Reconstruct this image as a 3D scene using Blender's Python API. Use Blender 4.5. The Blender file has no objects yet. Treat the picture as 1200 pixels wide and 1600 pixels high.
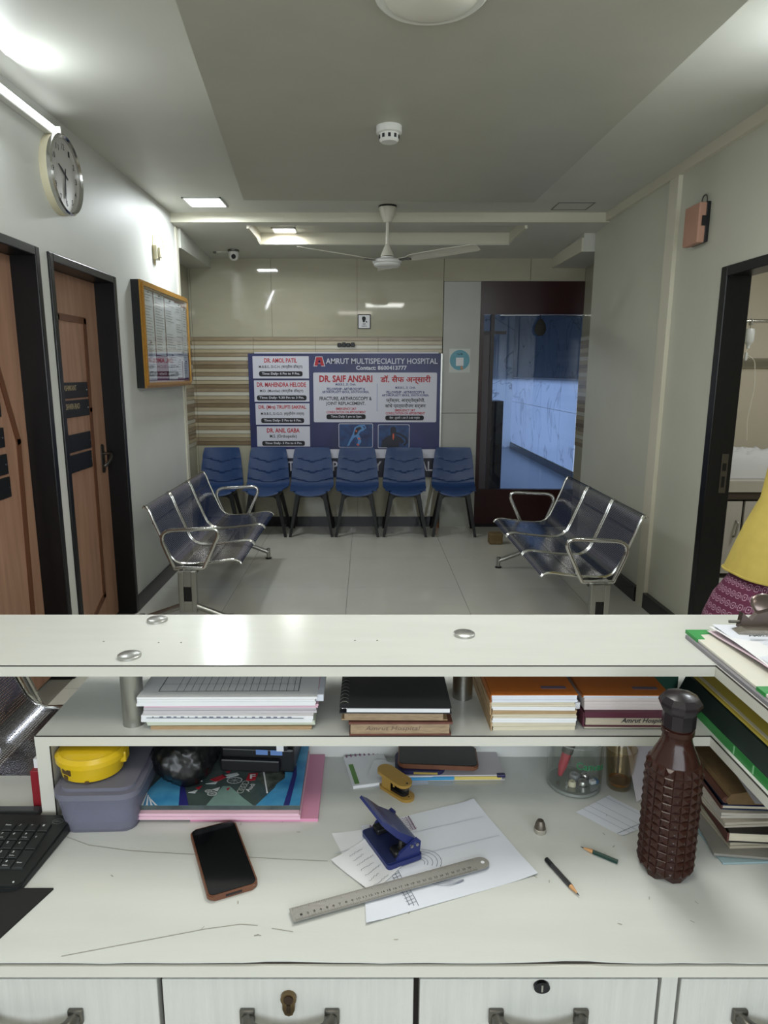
import bpy, bmesh, math, random
from mathutils import Vector, Matrix
R = math.radians
rnd = random.Random(7)
S = bpy.context.scene
COL = S.collection

# ------------------------------------------------------------------ camera
FOC = 1065.0
cd = bpy.data.cameras.new('camera')
cam = bpy.data.objects.new('camera', cd)
COL.objects.link(cam)
cam.location = (0, 0, 1.5)
cam.rotation_euler = (R(90) - math.atan(217 / FOC), 0, 0)
cd.sensor_fit = 'VERTICAL'
cd.sensor_height = 36.0
cd.lens = FOC / 1600 * 36.0
cd.shift_x = (600 - 572) / 1600
cd.clip_start = 0.02
S.camera = cam
# ------------------------------------------------------------------ world
w = bpy.data.worlds.new('world')
S.world = w
w.use_nodes = True
w.node_tree.nodes['Background'].inputs[0].default_value = (0.75, 0.82, 1.0, 1)
w.node_tree.nodes['Background'].inputs[1].default_value = 0.35
S.view_settings.view_transform = 'Standard'
S.view_settings.look = 'None'
S.view_settings.exposure = 0.12
S.view_settings.gamma = 1.0
S.view_settings.use_curve_mapping = False


def area(name, loc, rot, sx, sy, power, col=(1, 1, 1), spread=180):
    l = bpy.data.lights.new(name, 'AREA')
    l.shape = 'RECTANGLE'
    l.size, l.size_y, l.energy, l.color = sx, sy, power, col
    l.spread = R(spread)
    o = bpy.data.objects.new(name, l)
    COL.objects.link(o)
    o.location, o.rotation_euler = loc, rot
    return o


COOL = (0.90, 0.97, 1.0)
NEUT = (0.97, 1.0, 0.97)
FILL_TINT = (0.88, 0.95, 1.0)


def aimed(name, loc, d, sx, sy, power, col):
    return area(name, loc, Vector(d).to_track_quat('-Z', 'Y').to_euler(), sx, sy, power, col)


# two wall tubes (left one in view, right one just past the frame), two visible ceiling panels, added fill panels over desk and hall, added rear fill
aimed('tube_glow', (-1.405, 2.86, 2.58), (1, 0, -0.45), 0.03, 1.15, 22, COOL)
aimed('tube_glow', (1.735, 2.55, 2.58), (-1, 0, -0.45), 0.03, 1.15, 30, COOL)
area('panel_glow', (-1.13, 5.13, 2.655), (0, 0, 0), 0.22, 0.22, 15, COOL)
area('tray_glow', (-0.68, 6.03, 2.64), (0, 0, 0), 0.16, 0.16, 4, NEUT)
area('desk_fill', (-0.2, 0.35, 2.57), (0, 0, 0), 0.6, 0.6, 2.5, NEUT)
area('hall_fill', (0.3, 1.84, 2.57), (0, 0, 0), 0.6, 0.6, 19, NEUT)
aimed('rear_fill', (0.15, -1.78, 1.52), (0, 1, 0.05), 3.0, 1.25, 62, FILL_TINT)  # added soft fill for the whole room, set in an unseen window
area('ward_glow', (3.3, 3.9, 2.6), (0, 0, 0), 0.6, 0.3, 30, NEUT)


# ------------------------------------------------------------------ materials
def lin(h):
    h = h.lstrip('#')
    v = [int(h[i:i + 2], 16) / 255 for i in (0, 2, 4)]
    return tuple(c / 12.92 if c <= 0.04045 else ((c + 0.055) / 1.055) ** 2.4 for c in v) + (1,)


MATS = {}


def mat(name, col, rough=0.5, metal=0.0, var=0.0, vscale=6.0, bump=0.0, bscale=60.0, stretch=(1, 1, 1), spec=0.5,
        emit=None, estr=0.0, trans=0.0, ior=1.45, coat=0.0, col2=None, alpha=1.0):
    if name in MATS:
        return MATS[name]
    m = bpy.data.materials.new(name)
    m.use_nodes = True
    nt = m.node_tree
    b = nt.nodes['Principled BSDF']
    b.inputs['Base Color'].default_value = lin(col)
    b.inputs['Roughness'].default_value = rough
    b.inputs['Metallic'].default_value = metal
    b.inputs['Specular IOR Level'].default_value = spec
    b.inputs['IOR'].default_value = ior
    b.inputs['Transmission Weight'].default_value = trans
    b.inputs['Coat Weight'].default_value = coat
    b.inputs['Alpha'].default_value = alpha
    if emit:
        b.inputs['Emission Color'].default_value = lin(emit)
        b.inputs['Emission Strength'].default_value = estr
    if var or bump:
        tc = nt.nodes.new('ShaderNodeTexCoord')
        mp = nt.nodes.new('ShaderNodeMapping')
        mp.inputs['Scale'].default_value = stretch
        nt.links.new(tc.outputs['Object'], mp.inputs['Vector'])
    if var:
        n = nt.nodes.new('ShaderNodeTexNoise')
        n.inputs['Scale'].default_value = vscale
        n.inputs['Detail'].default_value = 5
        nt.links.new(mp.outputs[0], n.inputs['Vector'])
        r = nt.nodes.new('ShaderNodeValToRGB')
        c = lin(col)
        d = lin(col2) if col2 else tuple(x * (1 - var) for x in c[:3]) + (1,)
        r.color_ramp.elements[0].position = 0.3
        r.color_ramp.elements[1].position = 0.7
        r.color_ramp.elements[0].color = d
        r.color_ramp.elements[1].color = c
        nt.links.new(n.outputs[0], r.inputs[0])
        nt.links.new(r.outputs[0], b.inputs['Base Color'])
    if bump:
        n2 = nt.nodes.new('ShaderNodeTexNoise')
        n2.inputs['Scale'].default_value = bscale
        n2.inputs['Detail'].default_value = 3
        nt.links.new(mp.outputs[0], n2.inputs['Vector'])
        bp = nt.nodes.new('ShaderNodeBump')
        bp.inputs['Strength'].default_value = bump
        bp.inputs['Distance'].default_value = 0.002
        nt.links.new(n2.outputs[0], bp.inputs['Height'])
        nt.links.new(bp.outputs[0], b.inputs['Normal'])
    MATS[name] = m
    return m


def steel_perforated():
    m = bpy.data.materials.new('perforated_steel')
    m.use_nodes = True
    nt = m.node_tree
    b = nt.nodes['Principled BSDF']
    b.inputs['Base Color'].default_value = (0.27, 0.27, 0.31, 1)
    b.inputs['Metallic'].default_value = 1
    b.inputs['Roughness'].default_value = 0.22
    uv = nt.nodes.new('ShaderNodeTexCoord')
    sep = nt.nodes.new('ShaderNodeSeparateXYZ')
    nt.links.new(uv.outputs['UV'], sep.inputs[0])

    def math_(op, a, bb=None):
        n = nt.nodes.new('ShaderNodeMath')
        n.operation = op
        for i, q in enumerate((a, bb)):
            if q is None:
                continue
            if isinstance(q, (int, float)):
                n.inputs[i].default_value = q
            else:
                nt.links.new(q, n.inputs[i])
        return n.outputs[0]
    u = math_('MULTIPLY', sep.outputs[0], 1 / 0.0085)
    v = math_('MULTIPLY', sep.outputs[1], 1 / 0.0085)
    row = math_('FLOOR', v)
    u = math_('ADD', u, math_('MULTIPLY', row, 0.5))
    fu = math_('SUBTRACT', math_('FRACT', u), 0.5)
    fv = math_('SUBTRACT', math_('FRACT', v), 0.5)
    d = math_('ADD', math_('MULTIPLY', fu, fu), math_('MULTIPLY', fv, fv))
    hole = math_('LESS_THAN', d, 0.07)
    tr = nt.nodes.new('ShaderNodeBsdfTransparent')
    mx = nt.nodes.new('ShaderNodeMixShader')
    nt.links.new(hole, mx.inputs[0])
    nt.links.new(b.outputs[0], mx.inputs[1])
    nt.links.new(tr.outputs[0], mx.inputs[2])
    nt.links.new(mx.outputs[0], nt.nodes['Material Output'].inputs[0])
    return m


def marble(name, base, vein, scale):
    m = mat(name, base, 0.12)
    nt = m.node_tree
    b = nt.nodes['Principled BSDF']
    tc = nt.nodes.new('ShaderNodeTexCoord')
    n = nt.nodes.new('ShaderNodeTexNoise')
    n.inputs['Scale'].default_value = scale
    n.inputs['Detail'].default_value = 6
    n.inputs['Distortion'].default_value = 1.2
    nt.links.new(tc.outputs['Object'], n.inputs['Vector'])
    r = nt.nodes.new('ShaderNodeValToRGB')
    e = r.color_ramp.elements
    e[0].position, e[0].color = 0.485, lin(base)
    e[1].position, e[1].color = 0.515, lin(base)
    k = e.new(0.5)
    k.color = lin(vein)
    nt.links.new(n.outputs[0], r.inputs[0])
    nt.links.new(r.outputs[0], b.inputs['Base Color'])
    return m


def thin_glass(name, tint):
    m = bpy.data.materials.new(name)
    m.use_nodes = True
    nt = m.node_tree
    tr = nt.nodes.new('ShaderNodeBsdfTransparent')
    tr.inputs[0].default_value = lin(tint)
    gl = nt.nodes.new('ShaderNodeBsdfGlossy')
    gl.inputs['Roughness'].default_value = 0.02
    lw = nt.nodes.new('ShaderNodeLayerWeight')
    pw = nt.nodes.new('ShaderNodeMath')
    pw.operation = 'POWER'
    pw.inputs[1].default_value = 3.0
    nt.links.new(lw.outputs['Facing'], pw.inputs[0])
    fr = nt.nodes.new('ShaderNodeMath')
    fr.operation = 'MULTIPLY_ADD'
    fr.inputs[1].default_value = 0.6
    fr.inputs[2].default_value = 0.05
    nt.links.new(pw.outputs[0], fr.inputs[0])
    mx = nt.nodes.new('ShaderNodeMixShader')
    nt.links.new(fr.outputs[0], mx.inputs[0])
    nt.links.new(tr.outputs[0], mx.inputs[1])
    nt.links.new(gl.outputs[0], mx.inputs[2])
    nt.links.new(mx.outputs[0], nt.nodes['Material Output'].inputs[0])
    return m


WALL = mat('wall_paint', '#cdcec9', 0.5, var=0.06, vscale=2.5, spec=.35)
WALLR = mat('wall_paint_right', '#c4c4b6', 0.38, var=0.07, vscale=2.0)
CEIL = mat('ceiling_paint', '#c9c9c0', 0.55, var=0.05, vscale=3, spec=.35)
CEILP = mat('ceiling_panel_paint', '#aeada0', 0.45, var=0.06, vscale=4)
CREAMTRIM = mat('cream_trim', '#cfcbb9', 0.45)
TILE = mat('wall_tile_cream', '#aaa693', 0.04, var=0.07, vscale=3, stretch=(1, 1, 4))
GROUT = mat('grout', '#5f5a4d', 0.8)
TAN = mat('strip_tan', '#94846b', 0.25, var=0.22, vscale=10, stretch=(1, 1, 8))
BEIGE = mat('strip_beige', '#aba085', 0.25, var=0.12, vscale=10, stretch=(1, 1, 8))
PALE = mat('strip_pale', '#bdbaab', 0.25, var=0.06, vscale=10)
BROWNS = mat('strip_brown', '#7d6c54', 0.25, var=0.2, vscale=10, stretch=(1, 1, 8))
FLOORT = mat('floor_tile', '#c4c2b8', 0.10, var=0.06, vscale=3)
FGROUT = mat('floor_grout', '#77756c', 0.7)
BLACKGR = mat('black_granite', '#17171a', 0.2)
LAM = mat('laminate_white', '#c3c5c1', 0.16, var=0.045, vscale=5, bump=0.06, bscale=60, stretch=(1, 6, 1), spec=.4)
LAMV = mat('laminate_grain', '#c2c2bd', 0.35, var=0.10, vscale=14, bump=0.35, bscale=40, stretch=(7, 7, 0.4))
EDGE = mat('edge_band', '#c4c3ba', 0.4, var=0.04, vscale=4)
JOINT = mat('joint_dark', '#2c2622', 0.7)
DARKWOOD = mat('dark_carcass', '#241c19', 0.6)
CHROME = mat('chrome', '#c8c8c4', 0.14, 1.0)
STEEL = mat('brushed_steel', '#a9a9a4', 0.28, 1.0, bump=0.1, bscale=40, stretch=(1, 1, 20))
STEELD = mat('dark_steel', '#6f6d68', 0.35, 1.0)
PERF = steel_perforated()
BLUEPL = mat('blue_plastic', '#243d68', 0.38, bump=0.12, bscale=500)
BLACKPL = mat('black_plastic', '#131416', 0.4)
BLACKFR = mat('black_frame_paint', '#101114', 0.32)
WOOD = mat('door_veneer', '#a5806a', 0.45, var=0.2, vscale=5, stretch=(6, 6, 0.5), col2='#8f6c58', bump=0.1)
INLAY = mat('door_inlay', '#643f2b', 0.45)
WHITEPL = mat('white_plastic', '#d6d6d0', 0.4)
CREAMPL = mat('cream_plastic', '#cfc8ac', 0.45)
GLOW = mat('lamp_glow', '#ffffff', 0.5, emit='#f4faff', estr=6)
GLOWT = mat('tube_lamp_glow', '#ffffff', 0.5, emit='#f4faff', estr=4.5)
GLOWW = mat('lamp_glow_warm', '#ffffff', 0.5, emit='#fff6e4', estr=5)
MAROON = mat('maroon_laminate', '#301719', 0.25)
GREYPAN = mat('grey_panel', '#a9aaa3', 0.35, var=0.1, vscale=4)
GLASS = thin_glass('clear_glass', '#fcfdfc')
PAPER = mat('paper_white', '#d8d9dc', 0.7, var=0.03, vscale=20)
PAPERB = mat('paper_cool', '#ccd0da', 0.7, var=0.03, vscale=20)
PAPERG = mat('paper_grey', '#b6b2b6', 0.75)
PAPERC = mat('paper_cream', '#c9c1ac', 0.75, var=0.12, vscale=30, stretch=(1, 1, 10))
PAPERT = mat('paper_tan', '#a98f6c', 0.75, var=0.2, vscale=40, stretch=(1, 1, 10))
PAPERO = mat('paper_old', '#a08a70', 0.8, var=0.35, vscale=50, stretch=(1, 1, 6))
PINK = mat('paper_pink', '#c98ba6', 0.65)
PINKL = mat('paper_pink_pale', '#dbb4c4', 0.65, var=0.08, vscale=60, stretch=(0.2, 1, 12))
INK = mat('ink_black', '#1a1a20', 0.6)
INKG = mat('ink_grey', '#6d7280', 0.7)
INKP = mat('ink_purple', '#84637c', 0.7)
GOLD = mat('gilt_frame', '#b08236', 0.35, 0.45, var=0.2, vscale=60)


# ------------------------------------------------------------------ helpers
def tag(o, label=None, cat=None, group=None, kind=None):
    if label: o['label'] = label
    if cat: o['category'] = cat
    if group: o['group'] = group
    if kind: o['kind'] = kind
    return o


def thing(name, label, cat, loc=(0, 0, 0), rz=0.0, group=None):
    o = bpy.data.objects.new(name, None)
    o.empty_display_size = 0.05
    COL.objects.link(o)
    o.location = loc
    o.rotation_euler = (0, 0, rz)
    return tag(o, label, cat, group)


def obj(name, bm, m, parent=None, smooth=False, label=None, flat_angle=None):
    me = bpy.data.meshes.new(name)
    bmesh.ops.recalc_face_normals(bm, faces=bm.faces[:])
    bm.to_mesh(me)
    bm.free()
    for k in (m if isinstance(m, (list, tuple)) else [m]):
        me.materials.append(k)
    if smooth:
        for p in me.polygons:
            p.use_smooth = True
        me.set_sharp_from_angle(angle=R(flat_angle or 40))
    o = bpy.data.objects.new(name, me)
    COL.objects.link(o)
    if parent: o.parent = parent
    if label: o['label'] = label
    return o


def struct(name, bm, m, parent=None, **k):
    o = obj(name, bm, m, parent, **k)
    if parent is None: o['kind'] = 'structure'
    return o


def BM():
    return bmesh.new()


def box(bm, x0, x1, y0, y1, z0, z1, r=0.0, seg=2, mi=0, M=None):
    vs = [bm.verts.new((x, y, z)) for z in (z0, z1) for y in (y0, y1) for x in (x0, x1)]
    fs = [bm.faces.new([vs[i] for i in f]) for f in
          ((0, 2, 3, 1), (4, 5, 7, 6), (0, 1, 5, 4), (2, 6, 7, 3), (0, 4, 6, 2), (1, 3, 7, 5))]
    for f in fs: f.material_index = mi
    geo = vs
    if r > 0:
        ed = list({e for f in fs for e in f.edges})
        ret = bmesh.ops.bevel(bm, geom=ed, offset=r, segments=seg, profile=0.5, affect='EDGES')
        for f in ret['faces']: f.material_index = mi
        geo = list({v for f in ret['faces'] for v in f.verts})
    if M is not None:
        bmesh.ops.transform(bm, matrix=M, verts=geo)
    return geo


def bx(*a, **k):
    bm = BM()
    box(bm, *a, **k)
    return bm


def tube(bm, pts, r, n=8, closed=False, mi=0, cap=True):
    pts = [Vector(p) for p in pts]
    rr = r if isinstance(r, (list, tuple)) else [r] * len(pts)
    N = len(pts)
    tans = []
    for i in range(N):
        a = pts[(i - 1) % N] if (closed or i > 0) else pts[i]
        b = pts[(i + 1) % N] if (closed or i < N - 1) else pts[i]
        tans.append((b - a).normalized())
    t = tans[0]
    up = Vector((0, 0, 1)) if abs(t.z) < 0.9 else Vector((1, 0, 0))
    nrm = (up - t * up.dot(t)).normalized()
    rings = []
    for i in range(N):
        t = tans[i]
        nrm = (nrm - t * nrm.dot(t)).normalized()
        bi = t.cross(nrm)
        rings.append([bm.verts.new(pts[i] + (nrm * math.cos(2 * math.pi * k / n) + bi * math.sin(2 * math.pi * k / n)) * rr[i]) for k in range(n)])
    for i in range(N if closed else N - 1):
        a, b = rings[i], rings[(i + 1) % N]
        for k in range(n):
            bm.faces.new((a[k], a[(k + 1) % n], b[(k + 1) % n], b[k])).material_index = mi
    if cap and not closed:
        bm.faces.new(rings[0][::-1]).material_index = mi
        bm.faces.new(rings[-1]).material_index = mi


def arc_path(pts, rad, seg=5, closed=False):
    """polyline with its corners rounded"""
    P = [Vector(p) for p in pts]
    out = []
    N = len(P)
    for i in range(N):
        if not closed and i in (0, N - 1):
            out.append(P[i]); continue
        a, b, c = P[i - 1], P[i], P[(i + 1) % N]
        u, v = (a - b), (c - b)
        q = min(rad, u.length * 0.49, v.length * 0.49)
        s, e = b + u.normalized() * q, b + v.normalized() * q
        for k in range(seg + 1):
            t = k / seg
            out.append(s * (1 - t) ** 2 + b * 2 * t * (1 - t) + e * t * t)
    return out


def lathe(bm, prof, n=24, c=(0, 0, 0), sx=1.0, sy=1.0, mi=0):
    rings = []
    for r, z in prof:
        if r < 1e-6:
            rings.append([bm.verts.new((c[0], c[1], c[2] + z))])
        else:
            rings.append([bm.verts.new((c[0] + r * sx * math.cos(2 * math.pi * k / n), c[1] + r * sy * math.sin(2 * math.pi * k / n), c[2] + z)) for k in range(n)])
    for a, b in zip(rings, rings[1:]):
        for k in range(n):
            j = (k + 1) % n
            if len(a) == 1 and len(b) == 1: continue
            if len(a) == 1: f = bm.faces.new((a[0], b[j], b[k]))
            elif len(b) == 1: f = bm.faces.new((a[k], a[j], b[0]))
            else: f = bm.faces.new((a[k], a[j], b[j], b[k]))
            f.material_index = mi


def prism(bm, poly, a, b, mapf=lambda x, y, t: (x, y, t), mi=0):
    A = [bm.verts.new(mapf(x, y, a)) for x, y in poly]
    B = [bm.verts.new(mapf(x, y, b)) for x, y in poly]
    bm.faces.new(A[::-1]).material_index = mi
    bm.faces.new(B).material_index = mi
    n = len(poly)
    for i in range(n):
        bm.faces.new((A[i], A[(i + 1) % n], B[(i + 1) % n], B[i])).material_index = mi
    return A + B


def rrect(x0, x1, y0, y1, r, seg=4):
    out = []
    for cx, cy, a0 in ((x1 - r, y1 - r, 0), (x0 + r, y1 - r, 90), (x0 + r, y0 + r, 180), (x1 - r, y0 + r, 270)):
        for k in range(seg + 1):
            a = R(a0 + 90 * k / seg)
            out.append((cx + r * math.cos(a), cy + r * math.sin(a)))
    return out


def ribbon(bm, pts, wd, z=0.0, mi=0, mapf=lambda x, y, t: (x, y, t)):
    P = [Vector((p[0], p[1])) for p in pts]
    L, Rr = [], []
    for i in range(len(P)):
        t = (P[min(i + 1, len(P) - 1)] - P[max(i - 1, 0)])
        t = t.normalized() if t.length > 0 else Vector((1, 0))
        nn = Vector((-t.y, t.x)) * wd / 2
        L.append(bm.verts.new(mapf(*(P[i] + nn), z)))
        Rr.append(bm.verts.new(mapf(*(P[i] - nn), z)))
    for i in range(len(P) - 1):
        bm.faces.new((L[i], L[i + 1], Rr[i + 1], Rr[i])).material_index = mi


def quads(bm, rects, z, mapf=lambda x, y, t: (x, y, t), mi=0):
    for x0, x1, y0, y1 in rects:
        bm.faces.new([bm.verts.new(mapf(x, y, z)) for x, y in ((x0, y0), (x1, y0), (x1, y1), (x0, y1))]).material_index = mi


_tc = bpy.data.curves.new('lettering', 'FONT')
_to = bpy.data.objects.new('lettering', _tc)


def text_mesh(body, bold=0.0):
    COL.objects.link(_to)
    _tc.body = body
    _tc.size = 1.0
    _tc.offset = bold
    _tc.resolution_u = 2
    bpy.context.view_layer.update()
    me = bpy.data.meshes.new_from_object(_to.evaluated_get(bpy.context.evaluated_depsgraph_get()))
    COL.objects.unlink(_to)
    return me


def text(body, wd, ht, m, parent, M, bold=0.0, name='lettering', bend=None, slant=0.0, fit=True):
    """lettering fitted into wd x ht, centred on the origin of M (x right, y up)"""
    me = text_mesh(body, bold)
    xs = [v.co.x for v in me.vertices]
    ys = [v.co.y for v in me.vertices]
    x0, x1, y0, y1 = min(xs), max(xs), min(ys), max(ys)
    k1, k2 = wd / (x1 - x0), ht / (y1 - y0)
    for v in me.vertices:
        x, y = (v.co.x - (x0 + x1) / 2) * k1, (v.co.y - (y0 + y1) / 2) * k2
        x += slant * y
        if bend:
            v.co = (bend * math.sin(x / bend), y, bend * math.cos(x / bend) - bend)
        else:
            v.co = (x, y, 0)
    me.name = name
    me.materials.clear()
    me.materials.append(m)
    o = bpy.data.objects.new(name, me)
    COL.objects.link(o)
    o.parent = parent
    o.matrix_local = M
    return o


def Mfront(x, y, z):  # upright, facing -Y
    return Matrix.Translation((x, y, z)) @ Matrix.Rotation(R(90), 4, 'X')


def Mleft(x, y, z):  # on the left wall, facing +X
    return Matrix.Translation((x, y, z)) @ Matrix.Rotation(R(90), 4, 'Z') @ Matrix.Rotation(R(90), 4, 'X')


def Mflat(x, y, z, rz=0):
    return Matrix.Translation((x, y, z)) @ Matrix.Rotation(rz, 4, 'Z')


def copy_tree(o, parent=None):
    c = o.copy()
    COL.objects.link(c)
    if parent: c.parent = parent
    for ch in list(o.children):
        d = copy_tree(ch, c)
        d.matrix_parent_inverse = ch.matrix_parent_inverse.copy()
    return c


# ------------------------------------------------------------------ the room
XL, XR, YB, ZC = -1.47, 1.83, 6.65, 2.68
NL, NR, YE, YEL = -1.66, 2.04, 5.76, 5.60
fl = struct('floor', bx(-1.8, 2.1, -1.8, 6.7, -0.12, -0.006), FGROUT)
xe = [-1.75, -1.72, -0.925, -0.13, 0.665, 1.46, 2.04]
ye = [1.4, 1.48, 2.275, 3.07, 3.865, 4.66, 5.455, 6.25, 6.65]
for i in range(len(xe) - 1):
    for j in range(len(ye) - 1):
        x0, x1 = xe[i], xe[i + 1]
        if j < len(ye) - 3:
            x0, x1 = max(x0, XL), min(x1, XR)
        if x1 - x0 < 0.02: continue
        obj('tile', bx(x0 + .0012, x1 - .0012, ye[j] + .0012, ye[j + 1] - .0012, -0.006, 0), FLOORT, fl)
struct('floor_staff', bx(-1.75, 1.83, -1.8, 1.3985, -0.006, 0), FLOORT)

# left wall with two door openings
bm = BM()
for y0, y1, z0, z1 in ((-1.8, 2.30, 0, ZC), (3.215, 3.31, 0, ZC), (4.17, YEL, 0, ZC), (2.30, 3.215, 2.05, ZC), (3.31, 4.17, 2.05, ZC)):
    box(bm, XL - 0.22, XL, y0, y1, z0, z1)
struct('wall_left', bm, WALL)
struct('trim_1', bx(XL - 0.01, XL + 0.012, YEL - 0.05, YEL + 0.006, 0, 2.62), CREAMTRIM)
bm = BM()
box(bm, XL, XL + 0.012, 4.17, YEL - .05, 0, 0.10)
struct('baseboard_left', bm, BLACKGR)
# left niche
bmn = bx(NL - 0.1, NL, YEL, YB, 0, 2.56)
nl = struct('wall_niche_left', bmn, TILE)
nr = struct('wall_niche_right', bx(NR, NR + 0.1, YE - 0.05, YB, 0, 2.56), TILE)
PAT = [TAN, BEIGE, PALE, BEIGE, TAN, PALE, TAN, BROWNS, BEIGE, TAN, PALE, BEIGE, BROWNS, TAN, PALE, BEIGE, TAN, BROWNS, BEIGE, PALE, TAN, BROWNS, BEIGE, TAN, PALE, BEIGE, TAN, BROWNS]
ZS0, ZS1, NS = 0.81, 1.832, 28
sh = (ZS1 - ZS0) / NS
for k in range(NS):
    z1 = ZS1 - k * sh
    obj('tile_strip', bx(NL, NL + 0.007, YEL + .02, YB, z1 - sh + .003, z1), PAT[(k + 3) % NS], nl)
    obj('tile_strip', bx(NR - 0.007, NR, YE - .02, YB, z1 - sh + .003, z1), PAT[(k + 5) % NS], nr)
# back wall
wb = struct('wall_back', bx(NL - 0.1, 0.725, YB + 0.006, YB + 0.16, 0, 2.60), GROUT)
xt = [NL, -1.64, -0.886, -0.084, 0.724]
for i in range(4):
    obj('tile', bx(xt[i] + .0015, xt[i + 1] - .0015, YB, YB + .006, ZS1 + .003, 2.60), TILE, wb)
    obj('tile', bx(xt[i] + .0015, xt[i + 1] - .0015, YB, YB + .006, 0.10, ZS0 - .003), TILE, wb)
xs_ = [NL, -1.63, -1.07, -0.48, 0.115, 0.722]
for i in range(5):
    for k in range(NS):
        z1 = ZS1 - k * sh
        obj('tile_strip', bx(xs_[i] + .0015, xs_[i + 1] - .0015, YB - (0.002 if k % 3 else 0), YB + .006, z1 - sh + .004, z1), PAT[k], wb)
wl = struct('wall_back_lintel', bx(0.726, NR + 0.1, YB + 0.006, YB + 0.16, 2.338, 2.60), GROUT)
for x0, x1 in ((0.727, 1.53), (1.533, NR)):
    obj('tile', bx(x0, x1 - .002, YB, YB + .006, 2.34, 2.60), TILE, wl)
struct('baseboard_back', bx(NL, 0.68, YB - 0.012, YB, 0, 0.10), BLACKGR)

# right wall with the ward opening
DY0, DY1 = 2.45, 3.655
bm = BM()
for y0, y1, z0, z1 in ((-1.8, DY0, 0, ZC), (DY1, YE, 0, ZC), (DY0, DY1, 2.03, ZC)):
    box(bm, XR, XR + 0.112, y0, y1, z0, z1)
struct('wall_right', bm, WALLR)
struct('trim_2', bx(XR - 0.025, XR, 4.24, 4.36, 0, 2.62), CREAMTRIM)
struct('trim_3', bx(XR - 0.008, XR, 4.36, 4.95, 0, 2.62), WALLR)
struct('trim_4', bx(XR - 0.03, XR, -1.8, YE, 2.62, ZC), CREAMTRIM)
struct('baseboard_right', bx(XR - 0.03, XR, 3.70, 4.24, 0, 0.10), BLACKGR)
struct('baseboard_right_far', bx(XR - 0.036, XR, 4.362, YE, 0, 0.10), BLACKGR)
bm = BM()
for a in ((-1.7, -1.4, 0, ZC), (1.7, 2.0, 0, ZC), (-1.4, 1.7, 0, 0.88), (-1.4, 1.7, 2.20, ZC)):
    box(bm, a[0], a[1], -1.9, -1.8, a[2], a[3])
struct('wall_rear', bm, WALLR)
bm = BM()
for a in ((-1.4, -1.35, .88, 2.20), (1.65, 1.7, .88, 2.20), (-1.35, 1.65, .88, .93), (-1.35, 1.65, 2.15, 2.20), (.13, .17, .93, 2.15)):
    box(bm, a[0], a[1], -1.88, -1.83, a[2], a[3])
w1 = struct('added_window', bm, CREAMTRIM)  # unseen window added to frame the rear fill light
obj('pane', bx(-1.35, 1.65, -1.862, -1.856, .93, 2.15), GLASS, w1)

# ceilings
ce = struct('ceiling', bx(XL - 0.2, XR + 0.112, -1.9, 5.476, ZC, ZC + 0.15), CEIL)
bm = BM()
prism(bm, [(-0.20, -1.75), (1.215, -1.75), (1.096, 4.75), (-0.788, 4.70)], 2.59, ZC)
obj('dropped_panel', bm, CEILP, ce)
struct('trim_5', bx(XL, XR, 5.455, 5.478, 2.612, ZC), CREAMTRIM)
# rear ceiling bay with its shallow tray
bm = BM()


def slab(x0, x1, y0, y1):
    def zz(y): return 2.612 - (y - 5.476) * (0.072 / 1.17)
    v = [bm.verts.new((x, y, zz(y) + h)) for h in (0, 0.1) for y in (y0, y1) for x in (x0, x1)]
    for f in ((0, 2, 3, 1), (4, 5, 7, 6), (0, 1, 5, 4), (2, 6, 7, 3), (0, 4, 6, 2), (1, 3, 7, 5)):
        bm.faces.new([v[i] for i in f])


slab(NL, NR, 5.478, 5.55)
slab(NL, -0.90, 5.55, 6.15)
slab(1.22, NR, 5.55, 6.15)
slab(NL, NR, 6.15, YB)
box(bm, -0.91, 1.23, 5.54, 6.16, 2.668, 2.72)
cb = struct('ceiling_rear', bm, CEIL)
bm = BM()
for a in ((-0.915, -0.895, 5.545, 6.155), (1.215, 1.235, 5.545, 6.155), (-0.895, 1.215, 6.14, 6.16)):
    box(bm, *a, 2.575 if a[2] > 6 else 2.585, 2.668)
obj('tray_rim', bm, CREAMTRIM, cb)
struct('trim_6', bx(NL, -1.44, YEL + 0.012, YB, 2.455, 2.60), CEIL)
struct('trim_7', bx(1.74, NR, YE + 0.012, YB, 2.455, 2.60), CEIL)
bm = BM()
box(bm, 1.725, 1.74, YE + 0.012, YB, 2.455, 2.56)
obj('fascia', bm, CREAMTRIM, bpy.data.objects['trim_7'])
# thin outline of a closed access hatch in the right soffit
bm = BM()
for a in ((1.36, 1.62, 5.15, 5.156), (1.36, 1.62, 5.36, 5.366), (1.36, 1.366, 5.15, 5.366), (1.614, 1.62, 5.15, 5.366)):
    box(bm, *a, ZC - 0.003, ZC)
box(bm, 1.372, 1.608, 5.162, 5.354, ZC - 0.002, ZC, mi=1)
obj('access_hatch', bm, [STEELD, CEIL], ce)


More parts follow.
